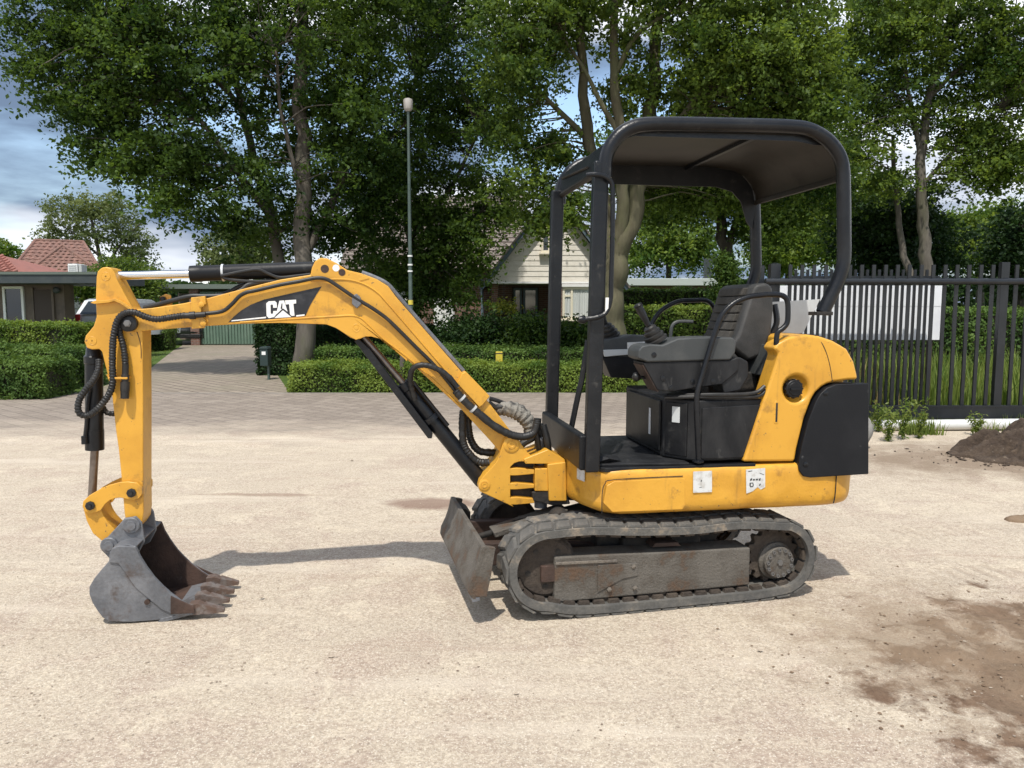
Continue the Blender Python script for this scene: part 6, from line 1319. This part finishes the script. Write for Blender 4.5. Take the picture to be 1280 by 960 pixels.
e = MB(); e.prism(HS([(115, 378.5), (120, 376), (137, 375), (146, 373), (153, 376), (167, 386), (165, 388.5), (152, 379.5), (145, 376.5), (137, 378.5), (120, 380)], -.075), -.098, .07); e.build('stick_collar', MAT['yellow'], stick, bevel=.002)
e = MB(); e.tube(H3([(134, 468), (138, 472), (150, 472.5), (161, 472)], -.105), .006, 8, 3); e.prism(HS([(137, 471), (161, 471), (161, 473.5), (137, 473.5)], -.10), -.125, -.07); e.build('hose_bracket', MAT['yellow'], stick, bevel=.0015)
e = MB(); e.tube(H3([(158, 397), (166, 405), (172, 417), (176, 432), (176.5, 448)], -.0725), .002, 6, 5); e.build('cast_line', MAT['rust'], stick)
# hoses on the stick
e = MB(); e.tube(H3([(233, 394), (222, 395.5), (212, 397), (196, 399), (182, 396), (170, 391), (160, 390.5), (151, 395), (146, 403), (143, 415), (141, 430), (140.5, 455), (141, 475), (138.5, 488), (131, 501), (120, 513), (109, 519.5), (100, 517), (97.5, 509), (100, 498), (108, 486), (117, 475), (123, 462), (124, 450)], [-.11]*3+[-.115]*12+[-.12, -.125, -.13, -.13, -.125, -.12, -.11, -.09, -.07]), .0150, 12, 16, wave=.09, pitch=.014); e.build('corrugated_hose', MAT['hose'], stick)
e = MB(); e.tube(H3([(160, 390), (153, 396), (149, 405), (150, 418), (154, 432), (156.5, 450), (157, 470)], -.095), .0145, 12, 16, wave=.09, pitch=.014); e.build('corrugated_hose', MAT['hose'], stick)
e = MB(); q = H3([(157, 455), (156, 498)], -.105); LL = float(np.linalg.norm(np.array(q[1])-np.array(q[0]))); e.lathe(q[0], q[1], [(0, .015), (.05, .015), (.052, .018), (.075, .018), (.077, .016), (LL*.52, .016), (LL*.52, .021), (LL*.78, .021), (LL*.78, .019), (LL, .019)], 16); e.build('hose_coupling', MAT['hose'], stick)
e = MB(); q = H3([(237, 394.5), (244, 394)], -.11); e.rod(q[0], q[1], .019, 14); q = H3([(228, 394.5), (238, 394.5)], -.11); e.rod(q[0], q[1], .015, 14); q = H3([(244, 394), (257, 393)], -.11); e.rod(q[0], q[1], .014, 14); e.build('hose_coupling', MAT['hose'], boom)
e = MB(); e.tube(H3([(128, 508), (134, 516), (144, 517)], .02), .013, 10, 8, wave=.09, pitch=.014); e.build('far_hose', MAT['hose'], stick)

# ---------- bucket cylinder
c0, c1, c2 = [np.array(p) for p in H3([(117, 428), (118.5, 562), (114.5, 632)], 0.0)]
LL = float(np.linalg.norm(c1-c0)); e = MB(); e.lathe(c0, c1, [(0, .03), (.06, .036), (.07, .044), (.10, .044), (.105, .040), (LL-.10, .041), (LL-.10, .043), (LL, .043)], 26); bc_ = hp(e, 'bucket_cylinder', 'frame')
e = MB(); e.rod(c1, c2, .019, 20); hp(e, 'bucket_cylinder_rod', 'rod')
e = MB(); e.tube(H3([(113, 485), (110, 500), (108, 530), (106, 548)], -.045), .009, 8, 4); q = H3([(105.5, 545), (106, 555)], -.045); e.rod(q[0], q[1], .015, 10); e.build('cylinder_pipe', MAT['frame'], bc_)

# ---------- bucket linkage
for s_ in (-1, 1):
    lk = [(178, 609), (171.5, 603.5), (160, 602), (149, 603), (136, 606.5), (125, 611.5), (112, 619), (104, 626.5), (103, 633), (106, 639), (113, 642), (121, 640), (126, 638), (131.5, 630), (137, 625.5), (143, 623), (150, 622), (158, 623.5), (166, 625.5), (174, 623), (178, 617)]
    e = MB(); e.prism(HS(lk, -.086), s_*.088, s_*.073); sl_ = hp(e, 'side_link', 'yellow', bevel=.003)
    e = MB()
    for (x, y, r) in ((164.5, 616, .022), (113, 632, .022)):
        q = HS([(x, y)], -.09)[0]; e.lathe((q[0], s_*.087, q[1]), (q[0], s_*2, q[1]), [(0, r), (.012, r), (.014, r-.005), (.014, .010), (.022, .009)], 8)
    e.build_each('link_nut', MAT['hose'], sl_)
lw = [(104, 636), (103.5, 630), (108, 625), (115, 624), (122, 628), (126, 636), (129, 644), (134, 652), (145, 663), (148, 676), (143, 687), (136, 688), (129.5, 678), (116, 667), (108, 651)]
e = MB(); e.prism(HS(lw, -.070), -.070, .070); hp(e, 'bucket_link', 'yellow', bevel=.004)

# ---------- bucket
bn = HS([(137, 690), (141, 684), (148, 681.5), (160, 680), (170, 682), (175, 694), (183, 707), (193, 720.5), (203, 731), (213, 740), (227, 750.5), (241, 759), (241.5, 767), (225, 770.5), (208, 773.5), (185, 775.5), (162, 777), (136, 776), (128, 771), (122.5, 764), (115.5, 753), (111.5, 742), (111.5, 733), (118, 722), (127, 711), (136, 701)], -.215)
zmin = min(p[1] for p in bn); bn = [(p[0], p[1]-zmin+.002) for p in bn]
BW = .215
def plate_b(s_):
    e = MB(); e.prism(bn, s_*BW, s_*(BW-.014)); return e
bk = hp(plate_b(-1), 'bucket', 'steel', bevel=.003)
e = plate_b(1); e.build('bucket_side_plate', MAT['rust'], bk, bevel=.003)
# shell: from the top lip round the back to the cutting edge
sh = bn[5:6] + [bn[4], bn[2], bn[1], bn[0]] + bn[:13:-1] + [bn[12]]
shell_o = [bn[4], bn[3], bn[2], bn[1], bn[0]] + bn[:12:-1] + [bn[12]]
def thick(path, t):
    P = np.array(path); T = np.gradient(P, axis=0); T /= np.linalg.norm(T, axis=1)[:, None]; N = np.stack([-T[:, 1], T[:, 0]], 1)
    c = P.mean(0)
    if ((c-P)*N).sum() < 0: N = -N
    return [tuple(p) for p in P + N*t]
inn = thick(shell_o, .012)
e = MB(); e.prism(shell_o + thick(shell_o, .006)[::-1], -BW+.0142, BW-.0142); e.build('bucket_shell', MAT['steel'], bk, ang=50)
e = MB(); e.prism(thick(shell_o, .0065) + inn[::-1], -BW+.0144, BW-.0144); e.build('bucket_lining', MAT['rust'], bk, ang=50)
e = MB(); q = bn; e.prism([(bn[11][0]-.17, bn[11][1]-.070), (bn[11][0]-.15, bn[11][1]-.045), (bn[11][0]+.012, bn[11][1]-.012), (bn[12][0]+.014, bn[12][1]+.002), (bn[12][0]-.02, bn[12][1]-.006)], -BW-.002, BW+.002); e.build('cutting_lip', MAT['steel'], bk, bevel=.003)
for s_ in (-1, 1):
    cut = [bn[1], bn[2], bn[4], bn[5], bn[6], bn[7], bn[8], bn[9], bn[10], (bn[11][0], bn[11][1]), bn[12], (bn[13][0]-.01, bn[13][1]+.005), (bn[9][0]-.045, bn[9][1]-.075), (bn[7][0]-.085, bn[7][1]-.045), (bn[5][0]-.095, bn[5][1]-.030), (bn[0][0]-.002, bn[0][1]-.045)]
    e = MB(); e.prism(cut, s_*(BW+.0005), s_*(BW+.009)); e.build('side_wear_plate', MAT['steel'], bk, bevel=.003)
    e = MB(); q = HS([(184, 752.5)], -.22)[0]; e.lathe((q[0], s_*(BW-.001), q[1]), (q[0], s_*3, q[1]), [(0, .013), (.011, .013)], 12); e.build('wear_plate_bolt', MAT['rust'], bk)
    tc_ = [(bn[10][0]-.045, bn[10][1]+.035), (bn[11][0]+.01, bn[11][1]+.012), (bn[12][0]+.012, bn[12][1]+.01), (bn[12][0]-.10, bn[12][1]+.012)]
    e = MB(); e.prism(tc_, s_*(BW+.0095), s_*(BW+.018)); e.build('side_cutter', MAT['rust'], bk, bevel=.004)
tip_u, tip_z = HS([(281, 770)], -.19)[0]
base_u, base_z = bn[12][0]-.02, bn[12][1]
for i in range(4):
    v = -.188 + i*.1253
    e = MB(); hw0, hw1 = .029, .014; L0 = max(tip_u-base_u, .155)
    rg = []
    for (t, zt, zb, hw) in ((0, .048, -.004, hw0), (.25, .052, -.006, hw0), (.42, .038, -.004, hw0*.8), (.43, .042, -.006, hw0*.95), (1.0, .012, -.006, hw1)):
        x = base_u + L0*t; rg.append([(x, v-hw, base_z+zb), (x, v+hw, base_z+zb), (x, v+hw, base_z+zt), (x, v-hw, base_z+zt)])
    e.loft(rg[::-1]); e.build('bucket_tooth', MAT['tooth'], bk, bevel=.004)
# lifting ears with pins
p1 = HS([(166, 655)], -.09)[0]; p2 = HS([(138.5, 680)], -.09)[0]
for s_ in (-1, 1):
    e = MB(); e.prism([(p1[0]-.030, p1[1]+.035), (p1[0]+.02, p1[1]+.042), (p1[0]+.046, p1[1]+.01), (p1[0]+.055, p1[1]-.085), (p1[0]+.02, p1[1]-.15), (p2[0]+.02, p2[1]-.10), (p2[0]-.035, p2[1]-.03), (p2[0]-.038, p2[1]+.01), (p2[0]-.01, p2[1]+.038)], s_*.092, s_*.106); e.build('bucket_ear', MAT['steel'], bk, bevel=.005)
    e = MB()
    for p in (p1, p2): e.lathe((p[0], s_*.10, p[1]), (p[0], s_*3, p[1]), [(0, .040), (.016, .040), (.019, .036), (.019, .024), (.026, .022)], 24)
    e.build_each('bucket_pin', MAT['steel'], bk)
